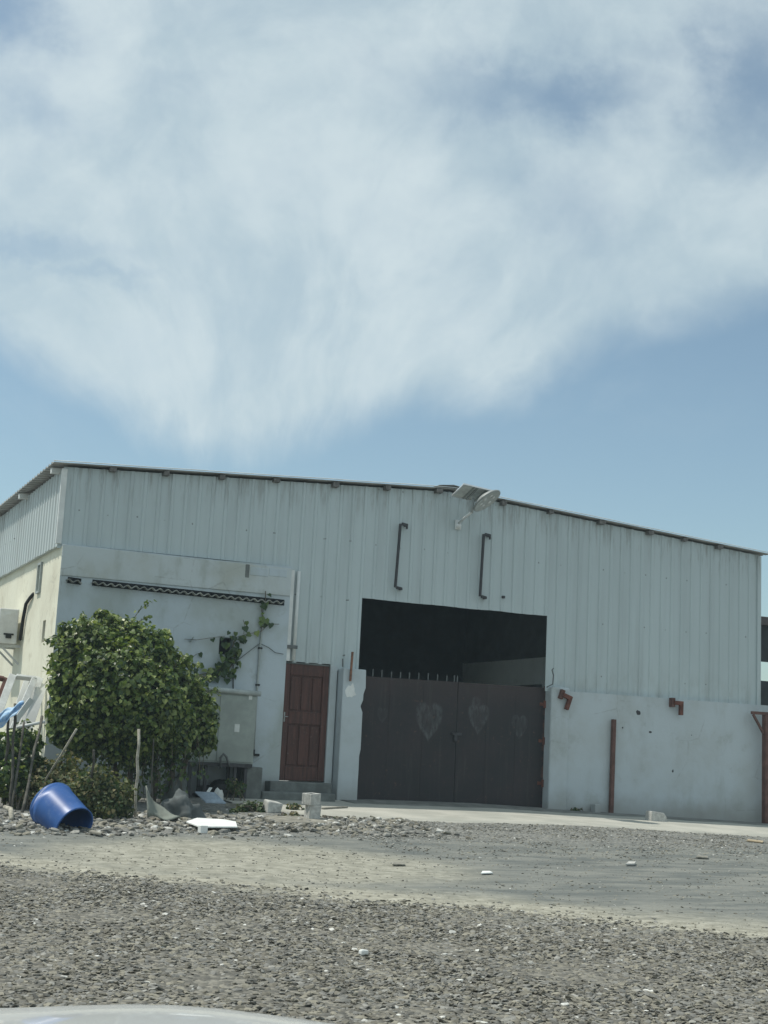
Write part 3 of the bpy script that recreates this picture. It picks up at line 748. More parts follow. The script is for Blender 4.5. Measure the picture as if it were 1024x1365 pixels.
b = MB(); b.b2((c0.x-.02, -.66, c1.z-.06), (c1.x-.02, -.18, c1.z-.001)); b.build('stand_shelf', M['bracket'], cab)
for px in (253, 274, 313, 327):
    x = P(px, 1030, -.6).x; yb = -.6; MB().bar((x, yb, c1.z-.061), (x, yb, gz(x, yb)-.05), .05, .05).build('leg', M['bracket'], cab)
    MB().bar((x, -.24, c1.z-.061), (x, -.24, gz(x, -.24)-.05), .05, .05).build('leg', M['bracket'], cab)
b = MB(); b.tube([P(294, 1024, -.7), P(294, 1010, -.72), P(298, 1005, -.74), P(302, 1009, -.72), P(306, 1022, -.7)], .02, 8)
tag(b.build('bent_hose', M['cable'], smooth=True), 'bent dark hose looped in front of the cabinet bottom', 'hose')
b = MB(); a, c_ = P(328, 1022, -.55), P(347, 1062, -.55); b.b2((a.x, -.6, gz(a.x, -.5)-.05), (c_.x, -.15, a.z)); 
tag(b.build('block_pier', M['step'], bevel=.02), 'low mossy grey block pier beside the cabinet legs, left of the doorsteps', 'pier')

# ------------------------------------------------------------------ SIDE: air conditioner, leaning frames
ac = thing('air_conditioner', 'white outdoor air conditioner unit on a bracket on the sunny side wall', 'air conditioner', (-7.75, 3.4, 2.4))
ay0, ay1, ax0, ax1, az0, az1 = 2.95, 3.8, -7.97, -7.62, 2.52, 3.17
MB().b2((ax0, ay0, az0), (ax1, ay1, az1)).build('casing', M['ac_white'], ac, bevel=.02)
b = MB(); b.lathe([(.25, 0), (.255, .012), (.235, .018), (.22, .006), (0, .006)], (ax0, (ay0+ay1)/2+.08, (az0+az1)/2), (-1, 0, 0), 32); b.build('fan_grille', M['pvc'], ac, smooth=True)
b = MB()
for k in range(6): b.b2((ax0-.02, ay0+.12+k*.1, az0+.06), (ax0-.008, ay0+.13+k*.1, az1-.06))
b.build('grille_bars', M['pvc'], ac)
MB().b2((ax0+.09, ay0-.012, az1-.12), (ax0+.2, ay0-.001, az1-.06)).build('handle_recess', M['trim'], ac)
b = MB(); b.b2((ax0+.14, ay0-.03, az0+.10), (ax0+.24, ay0-.001, az0+.17)); b.b2((ax0+.1, ay0-.02, az0+.16), (ax0+.28, ay0-.001, az0+.19)); b.build('valve', M['black'], ac)
for y in (ay0+.12, ay1-.12):
    b = MB(); b.bar((ax0-.02, y, az0-.03), (-7.53, y, az0-.03), .05, .05); b.bar((ax0+.1, y, az0-.05), (-7.53, y, az0-.36), .035, .035); b.build('support_bracket', M['frame_white'], ac)
b = MB(); b.tube([(-7.58, 2.86, 2.6), (-7.58, 2.78, 2.75), (-7.575, 2.75, 3.0), (-7.575, 2.60, 3.25), (-7.57, 2.3, 3.33), (-7.54, 2.12, 3.4)], .032, 8); b.build('insulated_pipe', M['black'], ac, smooth=True)

def frame_thing(lab, c4, tw, mat, extra=()):
    # an old door frame leaning sideways against the sunny side wall: corners bottom left, bottom right, top right, top left
    q = [P(px, py, y) for px, py, y in c4]; m_ = (q[0]+q[1])/2
    t_ = thing('discarded_joinery', lab, 'old frame', (m_.x, m_.y, m_.z), 'old door frames leaning by the sunny side wall')
    nn = (q[1]-q[0]).cross(q[3]-q[0]).normalized()
    for a_, c_, nm in ((q[0], q[3], 'stile'), (q[1], q[2], 'stile')):
        b = MB(); b.bar(a_, c_, tw, .05, up=nn); b.build(nm, mat, t_, bevel=.005)
    for f_ in (.985,)+tuple(extra):
        a_, c_ = q[0].lerp(q[3], f_), q[1].lerp(q[2], f_); d_ = (c_-a_).normalized()*tw*.52
        b = MB(); b.bar(a_+d_, c_-d_, .045, tw*.8, up=nn); b.build('rail', mat, t_, bevel=.005)
frame_thing('white door frame leaning frontmost of the old frames by the sunny side wall', [(-22, 1005, -.9), (14, 1012, -.9), (53, 904, .3), (17, 900, .3)], .12, M['frame_white'])
frame_thing('pale narrow frame leaning just behind the frontmost white door frame', [(0, 1010, -.3), (20, 1012, -.3), (48, 912, .6), (36, 906, .6)], .09, M['trim'], (.62,))
frame_thing('dark brown frame leaning farthest left by the sunny side wall', [(-50, 985, -.2), (-22, 990, -.2), (10, 905, .7), (-14, 900, .7)], .12, M['rust_post'], (.5,))

def plank(pa, ya, pb_, yb, w_, mat, lab):
    b = MB(); b.bar(P(*pa, ya), P(*pb_, yb), w_, .03, up=(0, 1, 0)); tag(b.build('leaning_plank', M[mat], bevel=.004), lab, 'plank', 'planks leaning among the old frames')
plank((4, 1002), -1.2, (46, 905), .15, .10, 'frame_white', 'wide white plank crossing the middle of the frontmost white door frame')
plank((30, 990), -.9, (57, 912), .25, .16, 'trim', 'broad pale plank, rightmost of those leaning by the building corner')
plank((20, 962), -1.3, (42, 932), -1.1, .09, 'board', 'short bright white plank low among the old frames')
# ------------------------------------------------------------------ neighbouring shed seen past the right corner
shd = thing('open_shed', 'dark open-sided shed with brown roof edge behind the right corner', 'shed', (14, 9, -.4))
Y0 = 6.0
zt_, zb_, zg, zw = P(1020, 822, Y0).z, P(1020, 881, Y0).z, P(1020, 907, Y0).z, -.6
xl = 9.5
MB().b2((xl, Y0, zt_-.22), (20, 14, zt_)).build('roof', M['shed_roof'], shd, bevel=.01)
MB().b2((xl+.1, Y0+.2, zb_), (19.9, Y0+.3, zt_-.222)).build('hanging_panel', M['shed'], shd)
MB().b2((xl+.1, Y0+.2, zw), (19.9, Y0+.4, zg)).build('low_wall', M['shed'], shd)
for x in (xl+.2, 16.5, 19.7):
    for y in (Y0+.15, 13.6): MB().b2((x-.06, y-.06, zw), (x+.06, y+.03, zt_-.221)).build('post', M['shed'], shd)

# ------------------------------------------------------------------ PLANTS
def blob_leaves(blobs, n, size, up=.45, jit=.55, keep=.82, shell=(.72, 1.04), squash=(1, 1, 1)):
    B = np.array([b[:3] for b in blobs]); Rr = np.array([b[3] for b in blobs]); sq = np.array(squash)
    w = Rr**2; w = w/w.sum(); idx = rng.choice(len(blobs), n*2, p=w)
    d = rng.normal(size=(n*2, 3)); d /= np.linalg.norm(d, axis=1)[:, None]
    lump = np.array([mnoise.noise(V(tuple(q*2.6+i*3.1))) for q, i in zip(d, idx)])
    r = Rr[idx]*(rng.uniform(*shell, n*2)+.22*lump)
    pos = B[idx]+d*r[:, None]*sq
    dist = np.linalg.norm((pos[:, None, :]-B[None])/sq, axis=2)/Rr[None]
    dist[np.arange(len(idx)), idx] = 9
    ok = (dist.min(1) > keep) | (rng.random(len(idx)) < .10)
    pos, d = pos[ok][:n], d[ok][:n]; m = len(pos)
    nr = d*1.0+np.array([0, 0, up])+rng.normal(size=(m, 3))*jit
    tip = rng.normal(size=(m, 3))*.5+np.array([0, 0, -.8])+d*.3
    s = rng.uniform(size[0], size[1], m)
    return frames(nr, tip)*s[:, None, None], pos

def bl(px, py, y, rp):
    q = P(px, py, y); dep = (q-CAM).dot(Fv); return (q.x, q.y, q.z, rp/FPX*dep)
bush = thing('leafy_bush', 'large dense green leafy bush at the left corner of the building', 'bush', (-6.0, -1.7, -.06))
blobs = [bl(*a) for a in ((116, 874, -1.9, 46), (150, 864, -1.5, 42), (185, 878, -1.7, 46), (98, 908, -2.0, 33), (215, 908, -1.6, 46), (150, 915, -2.3, 60),
         (238, 938, -1.5, 42), (98, 945, -2.0, 33), (190, 945, -2.4, 54), (262, 958, -1.6, 30), (125, 970, -2.1, 42), (222, 968, -1.9, 40), (172, 978, -2.0, 42), (88, 972, -1.9, 24), (268, 985, -1.5, 20))]
for k in range(26):
    q_ = random.choice(blobs[:11]); a_ = random.uniform(0, 2*math.pi); e_ = random.uniform(.1, 1.2)
    d_ = V((math.cos(a_)*math.cos(e_), math.sin(a_)*math.cos(e_), math.sin(e_)))*q_[3]*random.uniform(.90, 1.05)
    blobs.append((q_[0]+d_.x, q_[1]+d_.y, q_[2]+d_.z, random.uniform(.09, .17)))
Rm, Tm = blob_leaves(blobs, 17000, (.045, .098), jit=.75)
mi = rng.choice(3, len(Tm), p=[.45, .22, .33])
inst('crown', LEAF_V, LEAF_F, Rm, Tm, mi, LEAVES, bush, origin=(-6.0, -1.7, -.06))
# inner shade leaves so that no light shines straight through
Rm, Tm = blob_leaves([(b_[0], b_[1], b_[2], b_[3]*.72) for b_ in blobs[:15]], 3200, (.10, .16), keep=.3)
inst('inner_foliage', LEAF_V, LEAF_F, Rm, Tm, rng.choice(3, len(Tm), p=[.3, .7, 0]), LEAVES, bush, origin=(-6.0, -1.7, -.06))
# loose shoots that stick out of the crown
sp_ = []; sn_ = []
for k in range(64):
    q_ = random.choice(blobs[:13]); a_ = random.uniform(-2.6, .5); e_ = random.uniform(-.1, 1.3)
    d_ = V((math.cos(a_)*math.cos(e_), math.sin(a_)*math.cos(e_), math.sin(e_)))
    p0 = V(q_[:3])+d_*q_[3]*.8; p2 = p0+d_*random.uniform(.2, .5)+V((random.gauss(0, .12), 0, random.uniform(-.18, .12))); p1 = p0.lerp(p2, .5)+V((0, 0, .06))
    b = MB(); b.tube([p0, p1, p2], [.008, .006, .003], 5); b.build('shoot', M['stem'], bush)
    for f in (.35, .5, .6, .7, .8, .88, .95, 1.0):
        p = p0.lerp(p1, f*2) if f < .5 else p1.lerp(p2, f*2-1)
        for _ in range(2): sp_.append((p.x+random.gauss(0, .025), p.y+random.gauss(0, .025), p.z+random.gauss(0, .025))); sn_.append((random.gauss(0, .7), -.3+random.gauss(0, .7), .7))
sp_ = np.array(sp_); sn_ = np.array(sn_); tip = rng.normal(size=sn_.shape)*.7+np.array([0, 0, -.4])
inst('shoot_leaves', LEAF_V, LEAF_F, frames(sn_, tip)*rng.uniform(.035, .085, len(sp_))[:, None, None], sp_, rng.choice(3, len(sp_), p=[.5, .1, .4]), LEAVES, bush, origin=(-6.0, -1.7, -.06))
# hanging runners below the crown
hang = []; hn = []
b = MB()
for k in range(64):
    px = random.triangular(70, 275, 225); y = random.uniform(-2.3, -1.1); q = P(px, random.uniform(975, 1005), y); L_ = random.uniform(.2, .95)
    q2 = q+V((random.uniform(-.15, .15), random.uniform(-.1, .1), -L_)); q2.z = max(q2.z, gz(q2.x, q2.y)+.02)
    b.tube([q+V((0, 0, .3)), q.lerp(q2, .5)+V((random.uniform(-.06, .06), 0, 0)), q2], .006, 5)
    for j in range(int(L_*24)):
        f = random.random(); p_ = q.lerp(q2, f); hang.append((p_.x+random.gauss(0, .06), p_.y+random.gauss(0, .06), p_.z))
        hn.append((random.gauss(0, .6), -.7+random.gauss(0, .6), .5))
b.build('runner', M['stem'], bush)
hang = np.array(hang); hn = np.array(hn); tip = rng.normal(size=hn.shape)*.4+np.array([0, 0, -1])
inst('hanging_foliage', LEAF_V, LEAF_F, frames(hn, tip)*rng.uniform(.04, .085, len(hang))[:, None, None], hang, rng.choice(3, len(hang), p=[.35, .6, .05]), LEAVES, bush, origin=(-6.0, -1.7, -.06))  # mostly dark leaves, their colour carries the shade under the crown
b = MB()
for dx, dy in ((-.1, 0), (.15, .1), (-.35, .05), (.3, .2), (-.5, .1)):
    x0, y0 = -6.0+dx, -1.7+dy; z0 = gz(x0, y0)-.05
    pts = [(x0, y0, z0)]; 
    for k in range(1, 6): pts.append((x0+dx*.25*k+random.uniform(-.06, .06), y0+random.uniform(-.07, .07), z0+.33*k))
    b.tube(pts, [.055-.007*k for k in range(6)], 8)
b.build('trunk', M['bark'], bush, smooth=True)

def shrub(name, lab, cat, blobs_px, n, size, mats, p, grp=None, stems=14, up=.3):
    bb = [bl(*a) for a in blobs_px]; cx = sum(q[0] for q in bb)/len(bb); cy = sum(q[1] for q in bb)/len(bb); z0 = gz(cx, cy)
    t_ = thing(name, lab, cat, (cx, cy, z0), grp)
    Rm, Tm = blob_leaves(bb, n, size, up=up, jit=.8, keep=.5, shell=(.45, 1.08))
    Tm[:, 2] = np.maximum(Tm[:, 2], np.array([gz(x_, y_) for x_, y_, _ in Tm])+.01)
    inst('foliage', LEAF_V, LEAF_F, Rm, Tm, rng.choice(len(mats), len(Tm), p=p), mats, t_, origin=(cx, cy, z0))
    b = MB()
    for k in range(stems):
        q = random.choice(bb); e = V(q[:3])+V((random.gauss(0, .5), random.gauss(0, .5), random.uniform(.1, .9)))*q[3]
        s0 = V((cx+random.uniform(-.2, .2), cy+random.uniform(-.15, .15), z0-.03)); b.tube([s0, s0.lerp(e, .5)+V((0, 0, .05)), e], [.012, .009, .004], 5)
    b.build('stem', M['stem'], t_)
    return t_
shrub('low_shrub', 'low dusty olive shrub right behind the blue barrel', 'shrub', ((128, 1045, -4.3, 24), (150, 1058, -4.3, 26), (110, 1062, -4.2, 26), (140, 1072, -4.4, 24), (162, 1075, -4.3, 16)), 3600, (.03, .062), OLIVE, [.5, .1, .4])
shrub('low_shrub', 'sparse yellow-green shrub between the leaning pole and the building corner', 'shrub', ((62, 1035, -2.8, 24), (85, 1028, -2.7, 24), (50, 1055, -3.2, 20), (95, 1050, -3, 22)), 1500, (.04, .08), OLIVE, [.45, .3, .25])
shrub('weed_clump', 'dark tangled weeds under the blue rag at the left edge', 'weeds', ((8, 1000, -2.9, 24), (30, 985, -2.5, 22), (12, 1040, -3.2, 28), (38, 1020, -2.6, 22), (44, 990, -2.2, 14)), 1500, (.05, .10), LEAVES, [.35, .55, .1], stems=26)
shrub('weed_clump', 'spindly pale weeds beside the building corner, between the sticks and the pole', 'weeds', ((40, 1052, -3.2, 18), (56, 1064, -3.8, 14), (26, 1064, -3.4, 14)), 520, (.03, .065), WEEDS, [.6, .4], stems=24, up=.7)
GW = 'small green weeds among the rubble'
shrub('weed_tuft', 'small weed tuft under the cabinet, left of the block pier', 'weed', ((318, 1052, -1.0, 10), (309, 1044, -1.0, 8)), 170, (.03, .07), WEEDS, [.8, .2], GW, 6)
shrub('weed_tuft', 'bright green weeds in the rubble just left of the fallen broken block', 'weed', ((334, 1077, -2.6, 10), (346, 1079, -2.7, 9), (322, 1080, -2.8, 8), (312, 1083, -3.0, 6)), 620, (.025, .06), WEEDS, [.85, .15], GW, 6, up=.8)
shrub('weed_tuft', 'dry low weeds heaped right of the fallen broken block', 'weed', ((390, 1077, -2.4, 7), (398, 1079, -2.4, 6)), 170, (.03, .06), WEEDS, [.55, .45], GW, 5, up=.8)
shrub('weed_tuft', 'flat yellowish weeds in front of the fallen broken block', 'weed', ((392, 1087, -3.2, 6), (380, 1088, -3.2, 5)), 120, (.02, .05), WEEDS, [.3, .7], GW, 4, up=1)
shrub('weed_tuft', 'straggling olive weeds at the rubble edge right of the grey plank', 'weed', ((432, 1092, -3.5, 5), (448, 1093, -3.6, 5), (420, 1098, -4.0, 4)), 260, (.02, .045), WEEDS, [.6, .4], GW, 5, up=1)
shrub('weed_tuft', 'dusty weed clump between the folded sheet and the white board', 'weed', ((238, 1097, -4.4, 6), (226, 1100, -4.6, 5)), 220, (.02, .05), WEEDS, [.6, .4], GW, 5, up=.8)
shrub('weed_tuft', 'thin weed stalks at the foot of the white wall, left of the red post', 'weed', ((765, 1080, -.25, 4), (773, 1081, -.25, 4)), 70, (.03, .06), WEEDS, [.7, .3], GW, 4)

# vine on the plastered wall
vn = thing('climbing_vine', 'leafy vine climbing the plastered wall over the small dark vent hole', 'vine', P(268, 905, -.16))
b = MB(); lv = []
def vine(pix, r, dens, sp, y=-.135):
    q = [P(px, py, y-random.uniform(0, .03)) for px, py in pix]; b.tube(q, r, 6)
    for a_, c_ in zip(q, q[1:]):
        for k in range(int((c_-a_).length*dens)+1):
            p_ = a_.lerp(c_, random.random()); lv.append((p_.x+random.gauss(0, sp), p_.y-abs(random.gauss(0, .04)), p_.z+random.gauss(0, sp)))
vine([(262, 900), (276, 898), (292, 893), (303, 880), (310, 862), (314, 850), (312, 842)], .012, 52, .085)
vine([(290, 893), (300, 898), (308, 888), (316, 868)], .010, 50, .08)
vine([(268, 902), (280, 908)], .01, 30, .06)
vine([(314, 850), (330, 845), (348, 842), (358, 832), (372, 832)], .006, 5, .02)
vine([(348, 842), (350, 826), (349, 812), (354, 800), (354, 788)], .008, 11, .03)
vine([(325, 845), (326, 832), (324, 826)], .005, 5, .015)
vine([(300, 848), (283, 850), (262, 853), (246, 852)], .005, 2, .01)
vine([(252, 880), (262, 872), (268, 870)], .004, 4, .01)
b.build('vine_stem', M['stem'], vn)
lv = np.array(lv); nr = rng.normal(size=lv.shape)*.5+np.array([-.2, -1, .35]); tip = rng.normal(size=lv.shape)*.5+np.array([0, 0, -1])
inst('vine_leaves', LEAF_V, LEAF_F, frames(nr, tip)*rng.uniform(.07, .135, len(lv))[:, None, None], lv, rng.choice(3, len(lv), p=[.35, .6, .05]), LEAVES, vn, origin=tuple(root_loc(vn)))

# ------------------------------------------------------------------ STAKES, POLES, RAG
def pole(pa, ya, pb_, yb, r, mat, name, lab, cat, grp=None, n=7, ground=True):
    p0, p1 = P(*pa, ya), P(*pb_, yb)
    if ground: p0 = G(*pa); p0.z -= .05
    k = 6; pts = [p0.lerp(p1, i/k)+V((random.uniform(-1, 1), random.uniform(-1, 1), 0))*r*.6*(0 < i < k) for i in range(k+1)]
    b = MB(); b.tube(pts, [r*random.uniform(.85, 1.1) for _ in pts], n); o = b.build(name, M[mat], smooth=True); return tag(o, lab, cat, grp)
pole((38, 1074), 0, (102, 972), -3.75, .016, 'wood_pole', 'leaning_pole', 'long straight grey wooden pole leaning into the bush above the barrel', 'pole')
pole((181, 1089), 0, (185, 972), -3.9, .022, 'wood_pole', 'iron_stake', 'upright rusty grey stake standing in front of the bush', 'stake')
pole((119, 1088), 0, (125, 1000), -4.6, .02, 'stick', 'iron_stake', 'thin dark stake between the blue barrel and the low shrub', 'stake')
pole((28, 1086), 0, (56, 955), -2.9, .022, 'stick', 'fence_stick', 'crooked brown stick slanting up right to the end of the white bar', 'stick')
pole((6, 1076), 0, (12, 950), -3.3, .022, 'stick', 'fence_stick', 'dark upright stick at the left edge, under the blue rag', 'stick')
pole((14, 1080), 0, (20, 938), -3.3, .022, 'stick', 'fence_stick', 'tall dark stick behind the blue rag, topmost of the sticks', 'stick')
pole((16, 1082), 0, (32, 962), -3.2, .017, 'stick', 'fence_stick', 'thin stick just right of the blue rag, below the white bar', 'stick')
b = MB(); b.tube([P(22, 970, -2.7), P(60, 962, -2.7)], .024, 10); tag(b.build('white_bar', M['frame_white'], smooth=True), 'thin white horizontal bar tied across the sticks near the building corner', 'bar')
b = MB(); b.tube([P(204, 1086, -3.0), P(202, 1040, -3.0), P(205, 985, -3.0)], .012, 6); tag(b.build('iron_stake', M['stick']), 'thin dark stick in the shade under the right side of the bush', 'stick')
# blue rag hung over the sticks
b = MB(); nu, nv = 14, 8
for j in range(nv+1):
    for i in range(nu+1):
        u, v_ = i/nu, j/nv
        q = P(-12+44*u, 962-8*math.sin(u*2.2)-20*u*u+26*(v_-.3)*(1-.75*u), -3.36-.05*math.cos(v_*9+u*5)-.1*v_)
        q.z += .02*math.sin(u*16+v_*5); b.v.append(q)
for j in range(nv):
    for i in range(nu): b.f.append([j*(nu+1)+i, j*(nu+1)+i+1, (j+1)*(nu+1)+i+1, (j+1)*(nu+1)+i]); b.m.append(0)
o = b.build('blue_rag', M['rag'], smooth=True); o.modifiers.new('cloth', 'SOLIDIFY').thickness = .008
tag(o, 'light blue crumpled rag hung on the sticks at the left edge', 'rag')

# ------------------------------------------------------------------ BLUE BARREL lying on its side, mouth towards the lower right
q = G(85, 1106); br = .31; bs = .86
axis = (Rv*.66-Uv*.36-Fv*.66).normalized()     # towards the open mouth, which points down to the right
ctr = P(83, 1086, q.y+.15)
bar_ = thing('blue_barrel', 'blue plastic barrel tipped on its side, open mouth facing right', 'barrel', (ctr.x, ctr.y, gz(ctr.x, ctr.y)))
Lb = .60; o_ = ctr-axis*(Lb*.5); sc_ = .94
b = MB(); b.lathe([(r_*sc_, h_) for r_, h_ in [(.285, 0), (.312, .012), (.318, .04), (.306, .06)]+[(.306-.03*k/6, .06+.48*k/6) for k in range(7)]+[(.280, Lb-.02), (.280, Lb), (.262, Lb), (.268, Lb-.06), (.29, .1), (.28, .03), (0, .026)]], o_, axis, 48)
b.build('shell', M['barrel'], bar_, smooth=True)
b = MB(); b.lathe([(.0, -.004), (.25, -.004), (.257, .0)], o_, axis, 48); b.build('base', M['barrel'], bar_, smooth=True)
b = MB(); b.lathe([(.286, .022), (.293, .03), (.293, .048), (.286, .056)], o_, axis, 48); b.build('hoop', M['barrel_dark'], bar_, smooth=True)

# ------------------------------------------------------------------ RUBBLE AND LITTER
def rotz(a, tx=0, ty=0): return Matrix.Rotation(a, 3, 'Z') @ Matrix.Rotation(tx, 3, 'X') @ Matrix.Rotation(ty, 3, 'Y')
def hollow_block(c, d, rot, name, lab, grp=None, holes=2):
    b = MB(); L_, W_, H_ = d; t_ = .035
    # walls and webs of a concrete block
    b.box((0, -W_/2+t_/2, 0), (L_, t_, H_)); b.box((0, W_/2-t_/2, 0), (L_, t_, H_))
    for k in range(holes+1):
        x = -L_/2+t_/2+(L_-t_)*k/holes; b.box((x, 0, 0), (t_, W_-2*t_-.002, H_-.002))
    b.v = [rot @ v_+V(c) for v_ in b.v]
    return tag(b.build(name, M['block'], bevel=.006), lab, 'concrete block', grp)
GB = 'loose concrete blocks on the apron'
q = G(416, 1094); hollow_block((q.x, q.y, q.z+.112), (.19, .17, .23), rotz(.1, 0, .06), 'concrete_block', 'hollow concrete block standing upright, lower of the stacked pair', GB, 1)
hollow_block((q.x-.03, q.y, q.z+.315), (.225, .18, .165), rotz(.5, .05, -.05), 'concrete_block', 'hollow concrete block with visible hole, topmost of the stacked pair', GB, 1)
q = G(363, 1083); b = MB(); b.box((q.x, q.y, q.z+.075), (.24, .2, .17), rotz(.15, .1, .06), jit=.03); tag(b.build('concrete_block', M['block'], bevel=.025), 'fallen broken concrete lump lying left of the stacked blocks', 'concrete block', GB)
q = G(874, 1096); b = MB(); b.prism([(q.x-.17, q.y-.1, q.z-.01), (q.x+.18, q.y-.1, q.z-.01), (q.x+.18, q.y-.1, q.z+.10), (q.x+.12, q.y-.1, q.z+.17), (q.x-.15, q.y-.1, q.z+.20)], (0, .2, 0)); tag(b.build('concrete_block', M['block'], bevel=.01), 'single chipped concrete block on the apron in front of the white wall', 'concrete block', GB)
a, c_ = P(790, 1072, -.2), P(797, 1084, -.2); b = MB(); b.b2((a.x, -.3, gz(a.x, -.2)), (c_.x, -.14, a.z)); tag(b.build('wall_stub', M['wall'], bevel=.008), 'small white block stub at the wall foot left of the red post', 'block stub')

def slab(pix, h, mat, name, lab, cat, grp=None, lift=.0, tilt=0, edge=.0):
    q = [G(*p) for p in pix]; b = MB(); zc = [V((p.x, p.y, p.z+lift+tilt*i)) for i, p in enumerate(q)]
    b.prism(zc, (0, 0, h)); return tag(b.build(name, M[mat], bevel=.004), lab, cat, grp)
slab([(248, 1102), (266, 1109), (316, 1109), (314, 1102), (298, 1099), (262, 1097)], .02, 'board', 'white_board', 'flat broken white board lying on the rubble', 'board', lift=.05)
q = G(270, 1111); b = MB(); b.box((q.x, q.y, q.z+.05), (.11, .07, .10), rotz(.3)); tag(b.build('foam_block', M['board'], bevel=.006), 'little white block lying against the front of the broken white board', 'block')
slab([(352, 1094), (378, 1100), (452, 1100), (440, 1095), (395, 1091), (360, 1091)], .025, 'plank', 'grey_plank', 'flat weathered grey plank under the upright stacked blocks', 'plank', lift=.012)
b = MB(); q0, q1 = G(430, 1081), G(462, 1079); b.bar(q0+V((0, 0, .035)), q1+V((0, 0, .035)), .05, .03); tag(b.build('wood_strip', M['plank']), 'narrow dark wood strip on the apron right of the stacked blocks', 'strip')
b = MB(); q0, q1 = G(300, 1077), G(350, 1080); b.bar(q0+V((0, 0, .05)), q1+V((0, 0, .04)), .07, .05); tag(b.build('wood_strip', M['plank']), 'pale wood strip on the ground between the leaning panel and the broken block', 'strip')
q0, q1, = G(258, 1080), G(287, 1088)
b = MB(); u_ = V((.30, -.05, 0)); w_ = V((.10, -.28, -.14)); o_ = V((q0.x, q0.y, q0.z+.26)); b.prism([o_, o_+u_, o_+u_+w_, o_+w_], (0, .005, .02)); tag(b.build('propped_pane', M['pane'], bevel=.004), 'blue-grey shiny panel propped in the shade right of the tarp heap', 'panel')
def lump(pix_c, rx, ry, rz_, mat, name, lab, cat, seed=0, lift=0, fold=.25, y=None):
    q = G(*pix_c); bm = bmesh.new(); bmesh.ops.create_icosphere(bm, subdivisions=4, radius=1)
    for v_ in bm.verts:
        p = v_.co.copy(); n_ = mnoise.noise(p*1.7+V((seed, 0, 0)))+.5*abs(mnoise.noise(p*4+V((seed, 3, 0)))); s_ = 1+fold*n_*1.4
        v_.co = V((p.x*rx*s_, p.y*ry*s_, max(-.1, p.z)*rz_*s_))
    b = MB(); bm.verts.ensure_lookup_table(); b.add([v_.co+q+V((0, 0, lift)) for v_ in bm.verts], [[v_.index for v_ in f.verts] for f in bm.faces]); bm.free()
    return tag(b.build(name, M[mat], smooth=True), lab, cat)
lump((240, 1091), .30, .25, .30, 'tarp_dark', 'tarp_heap', 'dark bundled tarp heap in the shade under the bush', 'tarp', 1, fold=.35)
lump((232, 1070), .18, .16, .42, 'step', 'cement_bag', 'grey hardened cement bag standing behind the tarp heap', 'bag', 5, fold=.3)
lump((300, 1064), .42, .22, .26, 'black', 'rubbish_heap', 'black rubbish heap in the shade beneath the metal cabinet', 'rubbish', 13, fold=.4)
# folded stiff sheet
b = MB(); nu, nv = 10, 6
q = G(212, 1096)
for j in range(nv+1):
    for i in range(nu+1):
        u, v_ = i/nu, j/nv; x = -.18+.46*u; zz = .05+.42*(1-u)**1.6*v_+.03*math.sin(u*8+v_*3)
        b.v.append(q+V((x, .22*v_-.05+.05*math.sin(u*6), max(.01, zz))))
for j in range(nv):
    for i in range(nu): b.f.append([j*(nu+1)+i, j*(nu+1)+i+1, (j+1)*(nu+1)+i+1, (j+1)*(nu+1)+i]); b.m.append(0)
o = b.build('folded_sheet', M['tarp'], smooth=True); o.modifiers.new('thick', 'SOLIDIFY').thickness = .015
tag(o, 'stiff grey-green folded sheet lying at the foot of the stake by the bush', 'sheet')
b = MB(); b.bar(P(271, 1066, -2.0), P(281, 1050, -1.8), .05, .012); tag(b.build('white_offcut', M['board']), 'slim white offcut leaning in the shade under the cabinet', 'offcut')
lump((291, 1068), .09, .06, .20, 'frame_white', 'white_bottle', 'crumpled white plastic bottle in the shade below the cabinet', 'bottle', 9, fold=.25)
b = MB(); q0, q1 = G(6, 1081), G(15, 1096); b.tube([q0+V((0, 0, .05)), q0.lerp(q1, .5)+V((.03, 0, .09)), q1+V((0, 0, .04))], [.03, .035, .03], 8); tag(b.build('pale_branch', M['wood_pole'], smooth=True), 'short bent pale branch on the ground at the left edge', 'branch')
slab([(118, 1113), (134, 1116), (136, 1114), (122, 1111)], .025, 'plank', 'wood_offcut', 'short grey wood offcut right of the barrel on the rubble edge', 'offcut', lift=.02)
slab([(996, 1122.5), (1017, 1125), (1018, 1123.4), (997, 1121)], .02, 'orange_wood', 'orange_board', 'orange wood board lying on the gravel at the right edge', 'board', lift=.01)
GS = 'odd slabs lying on the dirt track'
slab([(928, 1145), (944, 1146), (944, 1144), (929, 1143.5)], .02, 'plank', 'slate_piece', 'dark flat slate piece on the far track, right side', 'slab', GS, lift=.01)
slab([(834, 1155), (846, 1155), (848, 1152), (838, 1152)], .025, 'block', 'slate_piece', 'pale flat stone slab on the track below the red post', 'slab', GS, lift=.01)
slab([(523, 1155), (540, 1155), (539, 1152.5), (525, 1152.5)], .015, 'plank', 'slate_piece', 'thin dark slate sliver on the track below the gate', 'slab', GS, lift=.01)
slab([(641, 1167), (657, 1166), (653, 1164), (643, 1164)], .015, 'board', 'slate_piece', 'thin white flake on the track below the gate', 'slab', GS, lift=.01)
q = G(485, 1274); b = MB(); b.box((q.x, q.y, q.z+.022), (.062, .045, .04), rotz(.2, .1, .1), jit=.008); tag(b.build('white_stone', M['board'], bevel=.012), 'single squarish white stone on the dark gravel in the foreground', 'stone')

